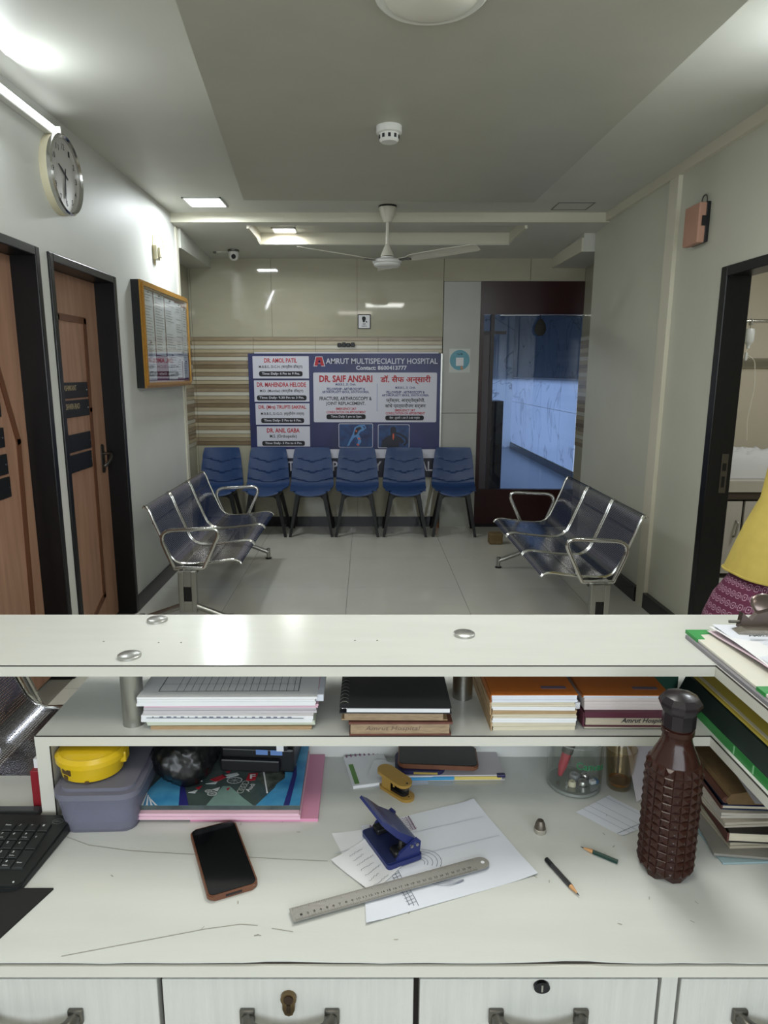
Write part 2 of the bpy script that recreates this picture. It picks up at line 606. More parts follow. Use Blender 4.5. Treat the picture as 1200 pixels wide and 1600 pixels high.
# ---- flush doors in the left wall
def flush_door(name, y0, y1, ztop, inlay, plates, handle):
    bm = BM()
    xo = XL + 0.012
    for a in ((y0, y0 + .04, 0, ztop), (y1 - .04, y1, 0, ztop), (y0 + .04, y1 - .04, ztop - .04, ztop)):
        box(bm, XL - 0.16, xo, *a, r=0.004)
    d = struct(name, bm, BLACKFR)
    xl = XL - 0.105
    lf = obj('leaf', bx(xl - 0.04, xl, y0 + .042, y1 - .042, 0.01, ztop - .042), WOOD, d)
    bm = BM()
    for a, b in zip(inlay, inlay[1:]):
        a, b = Vector(a), Vector(b)
        t = (b - a).normalized()
        q = Vector((-t.y, t.x)) * 0.017
        e = t * 0.012
        prism(bm, [a - e + q, b + e + q, b + e - q, a - e - q], xl, xl + 0.006, lambda u, v, x: (x, u, v))
    obj('inlay', bm, INLAY, lf)
    for (py0, py1, pz, hh, tx) in plates:
        p = obj('name_plate', bx(xl, xl + 0.008, py0, py1, pz - hh, pz, r=0.002), BLACKPL, d)
        for i, (t, f) in enumerate(tx):
            text(t, (py1 - py0) * f * .72, hh * (0.34 if i == 0 else 0.18), mat('plate_ink', '#a89878', 0.5), p,
                 Mleft(xl + 0.0086, py0 + .125 + (py1 - py0) * f * .36, pz - hh * (0.36 + 0.36 * i)), 0.01)
        obj('screw', bx(xl + 0.008, xl + 0.0095, py1 - 0.018, py1 - 0.011, pz - hh * .55, pz - hh * .47), CHROME, p)
    if handle:
        hy, hz = handle
        bm = BM()
        prism(bm, rrect(hy - .022, hy + .022, hz - .085, hz + .085, .02), xl, xl + .007, lambda u, v, x: (x, u, v))
        h = obj('handle', bm, STEELD, d)
        bm = BM()
        tube(bm, arc_path([(xl + .005, hy, hz + .03), (xl + .055, hy, hz + .03), (xl + .06, hy - .03, hz + .0), (xl + .05, hy - .075, hz - .03), (xl + .045, hy - .105, hz - .035)], .02), 0.0095, 10)
        obj('lever', bm, STEELD, h, True)
    return d


flush_door('door_2', 3.31, 4.17, 2.05,
           [(3.43, 1.20), (3.60, 1.785), (3.941, 1.785), (3.93, 1.295), (3.916, 0.19), (3.62, -0.0 + 0.06), (3.43, 0.5)],
           [(3.45, 3.90, 1.452, 0.083, [('RASHMIKANT', .52)]), (3.45, 3.90, 1.358, 0.09, [('ASHWIN RAO', .6)]),
            (3.45, 3.89, 1.178, 0.095, []), (3.45, 3.885, 1.07, 0.095, [])], (4.055, 1.0))
flush_door('door_1', 2.30, 3.215, 2.05,
           [(2.70, 1.72), (2.80, 1.785), (2.90, 1.73), (3.085, 1.196), (3.05, 0.19), (2.75, 0.06)],
           [(2.50, 2.955, 1.40, 0.085, []), (2.50, 2.96, 1.27, 0.085, []), (2.50, 2.965, 1.155, 0.088, []), (2.50, 2.97, 1.055, 0.09, [])], None)

# ---- open ward doorway on the right
bm = BM()
for a in ((DY0, DY0 + .05, 0, 2.03), (DY1 - .05, DY1 + .01, 0, 2.03), (DY0 + .05, DY1 - .05, 1.98, 2.03)):
    box(bm, XR - 0.012, XR + 0.117, *a, r=0.004)
d3 = struct('door_3', bm, BLACKFR)
lk = obj('strike_plate', bx(XR + .058, XR + .094, DY1 - .054, DY1 - .05, 0.87, 1.08), STEELD, d3)
obj('latch_hole', bx(XR + .066, XR + .086, DY1 - .0555, DY1 - .054, 0.99, 1.03), BLACKPL, lk)
obj('latch_hole', bx(XR + .068, XR + .084, DY1 - .0555, DY1 - .054, 0.90, 0.96), BLACKPL, lk)
WARD = mat('ward_paint', '#b9b19f', 0.5, var=0.05, vscale=3)
struct('wall_ward', bx(1.943, 4.5, 5.75, 5.85, 0, 2.7), WARD)
struct('wall_ward_far', bx(4.4, 4.5, 2.1, 5.75, 0, 2.7), WARD)
struct('wall_ward_near', bx(1.943, 4.4, 2.0, 2.1, 0, 2.7), WARD)
struct('floor_ward', bx(1.943, 4.4, 2.1, 5.75, -0.05, 0), FLOORT)
struct('ceiling_ward', bx(1.943, 4.5, 2.0, 5.85, 2.7, 2.75), CEIL)
struct('trim_8', bx(1.945, 4.4, 5.735, 5.75, 1.54, 1.62), mat('rail_grey', '#85806f', 0.5))

# ---- glazed door in the back wall
DM = mat('door_metal_dark', '#2c2528', 0.35, var=0.1)
bm = BM()
box(bm, 1.075, NR, YB - .012, YB + .05, 2.04, 2.335)
box(bm, 1.075, NR, YB - .012, YB + .05, 0.03, 0.375)
box(bm, 1.075, 1.11, YB - .006, YB + .05, 0.375, 2.04)
d4 = struct('door_4', bm, MAROON)
bm = BM()
box(bm, 1.18, 1.215, YB + .01, YB + .05, 0.375, 2.04)
box(bm, 1.11, 1.18, YB + .02, YB + .05, 1.86, 1.89)
box(bm, 1.215, 1.33, YB + .02, YB + .05, 1.86, 1.89)
obj('mullion', bm, DM, d4)
obj('side_panel', bx(1.112, 1.178, YB + .03, YB + .04, 0.375, 1.86), mat('side_panel_grey', '#4d474d', 0.35), d4)
obj('pane', bx(1.216, NR - .004, YB + .022, YB + .03, 0.376, 2.039), thin_glass('door_glass', '#dde6f2'), d4)
obj('lintel_strip', bx(1.26, NR - .01, YB - .014, YB - .012, 2.028, 2.036), CHROME, d4)
gp = struct('trim_9', bx(0.729, 1.072, YB - .014, YB + .10, 1.125, 2.335), GREYPAN)
obj('lower_panel', bx(0.729, 1.072, YB - .010, YB + .10, 0.0, 1.120), GREYPAN, gp)
struct('threshold', bx(1.075, NR, YB - .03, YB + .10, 0.0, 0.03), BLACKGR)
# corridor beyond the glass: marble wall on the right, end wall, unseen board on the left added to cut the spot light
MARB = marble('marble_pale', '#b9bcc4', '#94979f', 0.8)
MARB_SHADE = marble('marble_shade', '#7b8894', '#555e68', 0.9)  # shade on the upper wall put into a darker marble colour
MARD = marble('marble_dark', '#4a464c', '#2b292d', 2.0)
cw = struct('wall_corridor_right', bx(2.96, 3.1, 6.9, 14.0, 0, 3.2), GROUT)
for i in range(6):
    for z0, z1, m in ((.12, .94, MARB), (.94, 1.395, MARB), (1.425, 2.3, MARB_SHADE), (2.3, 3.18, MARB_SHADE)):
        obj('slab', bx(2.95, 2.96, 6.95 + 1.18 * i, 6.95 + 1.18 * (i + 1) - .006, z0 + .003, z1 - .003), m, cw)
obj('shade_edge_strip', bx(2.94, 2.96, 6.95, 13.9, 1.397, 1.423), mat('edge_strip_white', '#d8dadd', .3), cw)  # pale strip added along the edge of the painted shade
struct('baseboard_corridor', bx(2.93, 2.96, 6.9, 13.9, 0, 0.11), BLACKGR)
struct('wall_corridor_end', bx(0.5, 3.1, 14.0, 14.1, 0, 3.2), marble('marble_end', '#d3d4d6', '#8a8d94', 1.0))
struct('wall_corridor_pier', bx(1.2, 1.655, 8.3, 8.7, 0, 1.17), MARD)
struct('floor_corridor', bx(-3, 3.1, 6.82, 14.1, -0.05, 0), mat('corridor_floor', '#7f8894', 0.25))
struct('ceiling_corridor', bx(-3, 3.1, 6.82, 14.1, 3.2, 3.25), CEIL)
struct('wall_corridor_left', bx(0.55, 0.7, 6.9, 8.6, 0, 3.2), MARD)
struct('wall_corridor_light_stop', bx(0.55, 0.62, 8.6, 14.0, 1.40, 3.2), STEELD)  # unseen board added to keep the spot off the upper wall
sp = bpy.data.lights.new('corridor_fill_spot', 'SPOT')  # spot added out of view to light the lower corridor wall
sp.energy, sp.color, sp.spot_size, sp.shadow_soft_size, sp.spot_blend = 1500, (0.60, 0.75, 1.0), R(75), 0.06, 0.3
so = bpy.data.objects.new('corridor_fill_spot', sp)
COL.objects.link(so)
so.location = (-2.6, 11.2, 1.45)
so.rotation_euler = Vector((1, 0, -0.08)).to_track_quat('-Z', 'Y').to_euler()

# ------------------------------------------------------------------ lamps and ceiling fittings
def tube_light(x, sgn, y0, y1, label):
    t = thing('tube_light', label, 'light', (x, (y0 + y1) / 2, 2.595), 0, 'tube lights on the side walls')
    h = (y1 - y0) / 2
    obj('body', bx(min(0, sgn * .035), max(0, sgn * .035), -h, h, -.022, .022, r=.004), WHITEPL, t)
    bm = BM()
    tube(bm, [(sgn * .038, -h + .02, 0), (sgn * .038, h - .006, 0)], .014, 12)
    obj('diffuser', bm, GLOWT, t, True)
    for s in (-1, 1):
        obj('end_cap', bx(min(0, sgn * .056), max(0, sgn * .056), s * h - .006, s * h + .006, -.024, .024), WHITEPL, t)


tube_light(XL, 1, 2.27, 3.45, 'glowing tube light high on the left wall beside the clock')
tube_light(XR - .03, -1, 1.95, 3.13, 'tube light high on the right wall above the ward doorway')


def panel_light(x, y, z, s, glow, label):
    t = thing('ceiling_light', label, 'light', (x, y, z), 0, 'square recessed ceiling lights')
    bm = BM()
    for a in ((-s, s, -s, -s + .012), (-s, s, s - .012, s), (-s, -s + .012, -s, s), (s - .012, s, -s, s)):
        box(bm, *a, -.008, 0)
    obj('frame', bm, WHITEPL, t)
    obj('diffuser', bx(-s + .012, s - .012, -s + .012, s - .012, -.004, 0), glow, t)


panel_light(-1.13, 5.13, ZC, .135, GLOW, 'lit square light panel in the left ceiling soffit')
panel_light(-0.68, 6.03, 2.668, .10, GLOWW, 'lit square light panel inside the rear ceiling tray')
for x, y, l in ((-0.2, 0.35, 'added unseen light panel above the front of the desk'), (0.3, 1.84, 'added unseen light panel in the dropped ceiling between desk and lamp')):  # extra panels out of view, added to brighten desk and room
    panel_light(x, y, 2.59, .32, GLOWW, l)

t = thing('ceiling_lamp', 'round unlit dome lamp on the dropped ceiling panel at the top edge', 'lamp', (0.19, 2.235, 2.59))
bm = BM()
lathe(bm, [(0, 0), (.165, 0), (.165, -.018), (.155, -.026), (.14, -.024), (0, -.024)], 40)
obj('rim', bm, WHITEPL, t, True)
bm = BM()
lathe(bm, [(.138, -.022), (.125, -.034), (.09, -.046), (.045, -.052), (0, -.053)], 40)
obj('dome', bm, mat('lamp_dome', '#d4d2c6', 0.25, var=.05), t, True)

t = thing('smoke_detector', 'white smoke detector on the dropped ceiling panel', 'detector', (0.104, 3.36, 2.59))
bm = BM()
lathe(bm, [(0, 0), (.058, 0), (.058, -.028), (.05, -.032), (0, -.032)], 28)
obj('base', bm, WHITEPL, t, True)
bm = BM()
lathe(bm, [(.046, -.032), (.044, -.058), (.036, -.066), (0, -.066)], 28)
obj('chamber', bm, WHITEPL, t, True)
bm = BM()
for k in range(10):
    a = 2 * math.pi * k / 10
    box(bm, -.006, .006, -.0465, -.043, -.054, -.038, M=Matrix.Rotation(a, 4, 'Z'))
obj('vent', bm, BLACKPL, t)

# ceiling fan
t = thing('ceiling_fan', 'white three-blade ceiling fan hanging in front of the beam', 'fan', (0.155, 5.25, 2.68))
bm = BM(); lathe(bm, [(0, 0), (.066, 0), (.066, -.012), (0, -.012)], 20)
obj('mount', bm, BLACKPL, t, True)
FANW = mat('fan_enamel', '#cfcbbd', 0.3)
bm = BM(); lathe(bm, [(0, -.012), (.064, -.012), (.06, -.03), (.034, -.10), (.026, -.112), (0, -.112)], 24)
obj('canopy', bm, FANW, t, True)
bm = BM(); tube(bm, [(0, 0, -.112), (0, 0, -.29)], .012, 12)
obj('rod', bm, FANW, t, True)
bm = BM(); lathe(bm, [(.012, -.26), (.02, -.272), (.045, -.33), (.048, -.345), (0, -.345)], 24)
obj('lower_canopy', bm, FANW, t, True)
bm = BM(); lathe(bm, [(0, -.345), (.05, -.35), (.05, -.362), (.095, -.366), (.108, -.378), (.108, -.392), (.098, -.396), (.098, -.41), (.085, -.418), (.08, -.414), (0, -.42)], 32)
obj('motor_housing', bm, mat('fan_white', '#d4d4d0', 0.22), t, True)
for a in (210, 330, 90):
    bm = BM()
    sec = [(.09, .022, .004), (.16, .028, .006), (.20, .056, .009), (.45, .064, .024), (.68, .060, .036), (.70, .045, .037)]
    rows = []
    for rr, hw, dz in sec:
        rows.append([bm.verts.new((rr, u * hw, -.375 + dz - u * hw * .20 - .004 * u * u + h)) for h in (0, .003) for u in (-1, -.33, .33, 1)])
    for p, q in zip(rows, rows[1:]):
        for k in range(3):
            bm.faces.new((p[k], p[k + 1], q[k + 1], q[k])); bm.faces.new((p[k + 4], p[k + 5], q[k + 5], q[k + 4]))
        bm.faces.new((p[0], q[0], q[4], p[4])); bm.faces.new((p[3], q[3], q[7], p[7]))
    for p in (rows[0], rows[-1]): bm.faces.new((p[0], p[1], p[2], p[3], p[7], p[6], p[5], p[4]))
    b = obj('blade', bm, FANW, t); b.rotation_euler = (0, 0, R(a))
    q = obj('blade_arm', bx(.05, .19, -.018, .018, -.381, -.372, r=.002), STEELD, b)

t = thing('security_camera', 'small white dome security camera under the rear ceiling', 'camera', (-1.165, 6.33, 2.56))
bm = BM(); lathe(bm, [(0, 0.01), (.05, 0.01), (.05, -.012), (.046, -.016), (0, -.016)], 24)
obj('base', bm, STEELD, t, True)
bm = BM(); lathe(bm, [(.043, -.016), (.044, -.05), (.036, -.075), (.018, -.088), (0, -.09)], 24)
obj('body', bm, WHITEPL, t, True)
bm = BM(); tube(bm, [(.004, -.03, -.055), (.006, -.046, -.062)], .02, 14)
obj('lens', bm, BLACKPL, t, True)
bm = BM()
tube(bm, [(-.05, .04, -.01), (-.1, .06, -.005), (-.17, .05, -.008)], .003, 6)
obj('cable', bm, WHITEPL, t)
bm = BM(); box(bm, -.19, -.165, .04, .065, -.02, .01, r=.003)
obj('cable_clip', bm, STEELD, t)

# ------------------------------------------------------------------ things on the walls
t = thing('wall_clock', 'round white wall clock with chrome rim high on the left wall', 'clock', (XL, 3.49, 2.42))
t.rotation_euler = (R(90), 0, R(90))
CR = .178
bm = BM(); lathe(bm, [(0, 0), (CR, 0), (CR, .035), (0, .035)], 56)
obj('case', bm, CREAMPL, t, True)
bm = BM(); lathe(bm, [(CR + .001, .035), (CR, .052), (CR - .008, .058), (CR - .016, .05), (CR - .016, .036), (CR, .035)], 56)
obj('rim', bm, CHROME, t, True)
bm = BM(); lathe(bm, [(0, .036), (CR - .015, .036), (CR - .015, .040), (0, .040)], 48)
fc = obj('dial', bm, mat('clock_dial', '#b9b6b2', 0.35), t)
for h in range(1, 13):
    a = R(90 - 30 * h)
    text(str(h), .018 if h < 10 else .03, .026, INK, fc, Mflat(.125 * math.cos(a), .125 * math.sin(a), .0407), .012, 'numeral')
for ang, ln, wd in ((R(90 - 30 * 9.9), .075, .007), (R(90 - 6 * 32), .11, .006), (R(90 - 6 * 31), .125, .0022)):
    bm = BM()
    prism(bm, [(-.03, -wd / 2), (ln * .5, -wd), (ln, -wd / 3), (ln, wd / 3), (ln * .5, wd), (-.03, wd / 2)], .042, .0435)
    o = obj('hand', bm, INK, t); o.rotation_euler = (0, 0, ang)

t = thing('adapter_box', 'small cream box with a loop of wire on the left wall', 'wall box', (XL, 4.99, 2.32))
bm = BM(); box(bm, 0, .032, -.04, .04, -.05, .045, r=.004)
obj('body', bm, CREAMPL, t)
bm = BM(); box(bm, .032, .05, -.022, .03, -.035, .03, r=.003)
obj('plug', bm, CREAMPL, t)
bm = BM(); tube(bm, arc_path([(.03, .03, .02), (.05, .07, .04), (.05, .05, .10), (.012, -.02, .13), (.008, -.05, .08), (.01, -.045, -.02), (.012, -.03, -.09)], .05, 6), .0025, 6)
obj('wire', bm, mat('wire_yellow', '#b5a36b', .5), t)

# notice board
t = thing('notice_board', 'gilt framed notice board of pinned papers on the left wall', 'notice board', (XL, 5.02, 1.74))
HW, HH = .57, .335
bm = BM(); box(bm, 0, .05, -HW, HW, -HH, HH)
obj('case', bm, BLACKFR, t)
bm = BM()
for k, (o1, o2, x0, x1) in enumerate(((0, .016, .05, .062), (.016, .034, .05, .072), (.034, .044, .05, .058))):
    for a in ((-HW + o1, HW - o1, HH - o2, HH - o1), (-HW + o1, HW - o1, -HH + o1, -HH + o2), (-HW + o1, -HW + o2, -HH + o2, HH - o2), (HW - o2, HW - o1, -HH + o2, HH - o2)):
        box(bm, x0, x1, *a)
obj('frame', bm, GOLD, t)
obj('felt', bx(.05, .052, -HW + .04, HW - .04, -HH + .04, HH - .04), mat('maroon_felt', '#6d1f44', .9), t)
shs = [(-.53, -.31, -.27, .285), (-.30, -.07, -.12, .285), (-.06, .19, -.14, .275), (.21, .40, -.15, .27), (.39, .52, -.16, .25),
       (-.045, .18, -.285, -.10), (.20, .35, -.27, -.13), (.36, .525, -.275, -.14), (-.52, -.33, -.285, -.03)]
for k, (a, b, c, d) in enumerate(shs):
    bm = BM()
    off = .0535 + .002 * (k % 3)
    n = 6
    rows = [[bm.verts.new((off + .004 * math.sin(3.1 * i / n + k) ** 2, a + (b - a) * i / n + rnd.uniform(-.004, .004), z)) for i in range(n + 1)] for z in (c, (c + d) / 2, d)]
    for p, q in zip(rows, rows[1:]):
        for i in range(n): bm.faces.new((p[i], p[i + 1], q[i + 1], q[i]))
    p = obj('notice', bm, PAPERB, t, True)
    bm = BM()
    z = d - .03
    while z > c + .02:
        if rnd.random() < .8:
            ln = (b - a) * rnd.uniform(.45, .85)
            quads(bm, [(a + .02, a + .02 + ln, z, z + .004)], off + .0052, lambda u, v, x: (x, u, v))
        z -= .018
    obj('print', bm, INKG, p)
    obj('pin', bx(off, off + .010, (a + b) / 2 - .004, (a + b) / 2 + .004, d - .016, d - .008), INK, p)
obj('glazing', bx(.0665, .0685, -HW + .03, HW - .03, -HH + .03, HH - .03), GLASS, t)

# salmon coloured box near the ward door
t = thing('wall_box', 'salmon pink wall box with black back above the ward doorway', 'wall box', (XR, 3.95, 2.29))
obj('back_plate', bx(-.022, 0, -.085, .085, -.10, .105, r=.004), BLACKPL, t)
obj('cover', bx(-.062, -.022, -.088, .085, -.105, .10, r=.006), mat('salmon_plastic', '#b58a76', .5, var=.12), t)
obj('switch', bx(-.045, -.022, -.098, -.086, -.02, .03), BLACKPL, t)
bm = BM(); tube(bm, [(-.012, -.03 + .03 * math.cos(a), .115 + .032 * math.sin(a)) for a in [2 * math.pi * i / 18 for i in range(18)]], .0035, 6, closed=True)
obj('hanging_ring', bm, STEELD, t)

# sign
t = thing('silence_sign', 'small square black bordered silence sign on the back wall', 'sign', (-.018, YB, 1.975))
obj('plate', bx(-.06, .06, -.006, 0, -.066, .066), INK, t)
obj('face', bx(-.053, .053, -.008, -.006, -.059, .059), PAPER, t)
bm = BM()
prism(bm, [(-.018, .045), (.004, .048), (.014, .038), (.016, .022), (.008, .006), (.004, -.006), (-.012, -.006), (-.016, .012), (-.022, .024)], -.0084, -.008, lambda u, v, y: (u, y, v))
prism(bm, [(.012, .006), (.018, .008), (.03, -.004), (.026, -.010), (.014, -.004)], -.0084, -.008, lambda u, v, y: (u, y, v))
obj('pictogram', bm, INK, t)
text('KEEP', .03, .011, INK, t, Mfront(0, -.0084, -.022), .02)
text('SILENCE', .046, .011, INK, t, Mfront(0, -.0084, -.041), .02)

t = thing('hook_rail', 'short black row of wall hooks above the banner', 'hook rail', (-.188, YB - .002, 1.762))
for k in range(4):
    obj('hook', bx(-.082 + .042 * k, -.046 + .042 * k, -.022, 0, -.02, .018 + .004 * (k % 2), r=.004), BLACKPL, t)
obj('bar', bx(-.085, .085, -.006, 0, -.012, .006), BLACKPL, t)

# sticker on the grey panel
t = thing('round_sticker', 'white sheet with a round teal sticker on the grey panel', 'sticker', (.89, YB - .014, 1.616))
obj('sheet', bx(-.10, .10, -.0015, 0, -.11, .11), mat('sticker_clear', '#b9bcb6', .3), t)
bm = BM(); prism(bm, [(.094 * math.cos(2 * math.pi * i / 40), .094 * math.sin(2 * math.pi * i / 40) + .005) for i in range(40)], -.003, -.0015, lambda u, v, y: (u, y, v))
obj('disc', bm, mat('sticker_teal', '#5b97a8', .4, var=.1, vscale=20), t)
obj('white_square', bx(-.036, .036, -.0036, -.003, -.048, .028), PAPER, t)
text('Scan Me', .055, .016, INK, t, Mfront(0, -.0034, .062), .015)
bm = BM(); prism(bm, [(.005, -.07), (.02, -.09), (.034, -.082), (.03, -.055), (.016, -.046)], -.0042, -.0036, lambda u, v, y: (u, y, v))
obj('hand_print', bm, mat('sticker_skin', '#b58a6c', .5), t)

# dark teardrop hanging on the glazed door
t = thing('hanging_charm', 'dark teardrop charm hanging behind the glazed door top', 'ornament', (1.637, YB + .015, 1.93))
bm = BM(); lathe(bm, [(0, .075), (.012, .07), (.03, .05), (.05, .01), (.056, -.03), (.045, -.065), (.02, -.085), (0, -.088)], 20, sy=.25)
o = obj('drop', bm, mat('charm_dark', '#2a2b25', .7, var=.3, vscale=60), t, True); o.location = (0, -.042, 0)
bm = BM(); tube(bm, [(0, -.042, .07), (-.006, -.04, .09), (.002, -.035, .107)], .004, 6)
obj('cord', bm, INK, t)

# ------------------------------------------------------------------ banner
NAVY = mat('banner_navy', '#232a63', .35, var=.25, vscale=3, col2='#1a1e47')
BWH = mat('banner_white', '#c6c6d2', .4)
RED = mat('banner_red', '#ab2430', .5)
BNAVY = mat('banner_ink_blue', '#2c3070', .5)
t = thing('hospital_banner', 'large blue hospital banner with doctor name panels on the back wall', 'banner', (0, 0, 0))
K = 1.83 / 300


def bX(px): return -1.12 + (px - 388) * K


def bZ(py): return 1.682 - (py - 553) * K * 1.0


YBN = 6.625
obj('panel', bx(bX(388), bX(688), YBN, YB - .003, bZ(747), bZ(553)), NAVY, t)
obj('edge_trim', bx(bX(688), bX(690.5), YBN - .004, YB - .003, bZ(747), bZ(553)), STEEL, t)
obj('roller_top', bx(bX(398), bX(684), YBN - .002, YBN + .018, bZ(553), bZ(551)), BWH, t)


def brect(name, x0, x1, y0, y1, m, lift=.001, rad=.006):
    bm = BM()
    prism(bm, rrect(bX(x0), bX(x1), bZ(y1), bZ(y0), rad), YBN - lift, YBN, lambda u, v, y: (u, y, v))
    return obj(name, bm, m, t)


def btext(s, cx, cy, wp, hp, m, bold=.015, lift=.0014):
    return text(s, wp * K, hp * K, m, t, Mfront(bX(cx), YBN - lift, bZ(cy)), bold)


for k, (y0, y1, n, q, tm, wn) in enumerate(((557, 591, 'DR. AMOL PATIL', 'M.B.B.S., D.C.H. (कार्डीक डॉक्टर)', 'Time: Daily- 6 Pm to 9 Pm.', 51),
                                        (594, 627, 'DR. MAHENDRA HELODE', 'M.D. (Mumbai) (कार्डीक डॉक्टर)', 'Time: Daily- 9.30 Pm to 3 Pm.', 77),
                                        (629.5, 663, 'DR. (Mrs) TRUPTI SAKPAL', 'M.B.B.S., D.G.O. (स्त्रीरोग तज्ञ)', 'Time: Daily- 5 Pm to 6 Pm.', 75),
                                        (665.5, 697.5, 'DR. ANIL GABA', 'M.S. (Orthopedic)', 'Time: Daily- 5 Pm to 6 Pm.', 52))):
    sk = k * 1.1
    brect('name_panel', 395 + sk, 482.5, y0, y1, BWH, rad=.003)
    cx = 438.5 + sk / 2
    btext(n, cx, y0 + 6.5, wn, 7.2, RED, .03)
    btext(q, cx, y0 + 16.2, 68 if k < 3 else 43, 6.5, INK, .015)
    brect('time_pill', cx - (34 if k != 1 else 39), cx + (34 if k != 1 else 39), y0 + 23, y0 + 31, INK, .0016, .018)
    btext(tm, cx, y0 + 27, 59 if k != 1 else 70, 4.6, BWH, .03, .002)
brect('main_panel', 489, 682.5, 582, 659, BWH, .001, .012)
btext('AMRUT MULTISPECIALITY HOSPITAL', 596, 564.5, 174, 8.6, BWH, .012)
btext('Contact: 8600413777', 595.5, 574.7, 79, 6.8, BWH, .03)
# emblem: a red A with a pale outline and a small blue cross
bm = BM()
pa = [(491, 571.5), (494, 558.5), (503, 558.5), (506.5, 571.5), (501.5, 571.5), (500.6, 568), (497, 568), (496, 571.5)]
prism(bm, [(bX(498.7 + (x - 498.7) * 1.18), bZ(565 + (y - 565) * 1.16)) for x, y in pa], YBN - .0014, YBN, lambda u, v, y: (u, y, v))
obj('emblem_outline', bm, BWH, t)
bm = BM()
prism(bm, [(bX(x), bZ(y)) for x, y in pa], YBN - .0022, YBN - .0014, lambda u, v, y: (u, y, v))
obj('emblem', bm, RED, t)
bm = BM()
quads(bm, [(bX(496.8), bX(500.8), bZ(566), bZ(564.2)), (bX(497.9), bX(499.7), bZ(567), bZ(562.8))], YBN - .0026, lambda u, v, y: (u, y, v))
obj('emblem_cross', bm, BNAVY, t)
btext('DR. SAIF ANSARI', 540, 591.5, 83, 10.8, RED, .035)
btext('M.B.B.S., D. Orth.', 540, 600.5, 32, 4.2, BNAVY, .02)
btext('FELLOWSHIP - ARTHROSCOPY &', 540, 607.3, 60, 4.4, BNAVY, .03)
btext('ARTHROPLASTY SEOUL, SOUTH KOREA.', 539.5, 612.2, 74, 4.4, BNAVY, .03)
btext('FRACTURE, ARTHROSCOPY &', 539.5, 622.5, 82, 6.8, INK, .022)
btext('JOINT REPLACEMENT.', 539.5, 630.2, 62, 6.6, INK, .022)
btext('EMERGENCY 24/7', 540, 638, 32, 4.0, RED, .03)
btext('CONSULTATION ON APPOINTMENT', 540, 643.2, 62, 4.0, RED, .03)
brect('time_pill', 509, 571, 646.5, 654.5, INK, .0016, .018)
btext('Time: Daily 1 pm to 3pm', 540, 650.5, 48, 4.4, BWH, .02, .002)
brect('divider', 588.6, 589.2, 599, 642, mat('divider_blue', '#4f75ad', .5), .0016, .0005)
btext('डॉ. सैफ अन्सारी', 633.5, 593, 79, 14, RED, .03)
btext('M.B.B.S., D. Orth.', 633.5, 605.5, 32, 4.2, BNAVY, .02)
btext('FELLOWSHIP - ARTHROSCOPY &', 633.5, 612.3, 60, 4.2, BNAVY, .03)
btext('ARTHROPLASTY SEOUL, SOUTH KOREA.', 633.5, 617.2, 74, 4.2, BNAVY, .03)
btext('फ्रॅक्चर, आर्थ्रोस्कोपी,', 633.5, 625, 61, 8, INK, .02)
btext('सांधे प्रत्यारोपण सर्जन', 633.5, 633.7, 64, 8, INK, .02)
btext('EMERGENCY 24/7', 633, 640.3, 32, 4.0, RED, .03)
btext('CONSULTATION ON APPOINTMENT', 633.5, 645, 62, 4.0, RED, .03)
brect('time_pill', 602, 663, 648.5, 656, INK, .0016, .018)
btext('वेळ : दुपारी 1.00 ते 3.00 पर्यंत', 632.5, 652.2, 48, 5, BWH, .02, .002)
# two picture insets
PB = mat('inset_blue', '#111e4c', .4, var=.6, vscale=14, col2='#1f4a80')
PBD = mat('inset_dark', '#0b1128', .4)
PBL = mat('inset_cyan', '#4f7fb4', .4)
PRD = mat('inset_red', '#c4573f', .4)
for x0, x1, y0, y1 in ((528, 582.5, 661, 699), (590.5, 640.5, 662.5, 700)):
    brect('inset_border', x0, x1, y0, y1, BWH, .0012, .012)
    brect('inset_picture', x0 + .8, x1 - .8, y0 + .8, y1 - .8, PB, .0018, .010)


def bpoly(name, pts, m, lift):
    bm = BM()
    prism(bm, [(bX(x), bZ(y)) for x, y in pts], YBN - lift, YBN - .0015, lambda u, v, y: (u, y, v))
    return obj(name, bm, m, t)


def bstroke(name, lines, wd, m, lift):
    bm = BM()
    for ln in lines:
        ribbon(bm, [(bX(x), bZ(y)) for x, y in ln], wd * K, YBN - lift, 0, lambda u, v, y: (u, y, v))
    return obj(name, bm, m, t)


bpoly('figure', [(563, 664), (568, 667), (568, 672), (563, 674), (560, 678), (563, 684), (564, 690), (560, 696), (557, 696), (559, 688), (556, 682), (552, 684), (547, 691), (545, 696), (541, 697), (546, 686), (551, 676), (553, 668), (557, 665)], PBL, .0022)
bpoly('figure_shade', [(562, 666), (565, 669), (560, 672), (557, 678), (553, 680), (553, 675), (556, 668)], PBD, .0024)
bstroke('figure_arm', [[(556, 667), (561, 664.5), (569, 664), (571, 668), (567, 671)]], 2.0, PBL, .0026)
bstroke('pain_spot', [[(555, 672), (557, 674)], [(559, 684), (562, 686)], [(557, 693.5), (560, 696)]], 2.6, PRD, .0028)
bpoly('figure_back', [(596, 699), (597, 688), (604, 682), (611, 679), (610, 672), (611, 667), (615, 665.5), (619, 668), (619.5, 674), (618, 679), (627, 683), (633, 690), (628, 694), (625, 690), (624, 699)], PBD, .0022)
bstroke('figure_arm', [[(619, 676), (628, 679), (635, 684), (637, 690), (632, 696)]], 3.2, PBD, .0024)
bpoly('pain_spot', [(613.9, 677), (616.1, 677), (616.4, 682), (615.2, 687), (614.2, 687), (613.5, 682)], PRD, .0026)
brect('address_strip', 391, 686, 702, 716, BWH, .001, .002)
brect('lower_band', 391, 686, 717, 746, mat('banner_black', '#15162a', .4), .001, .002)
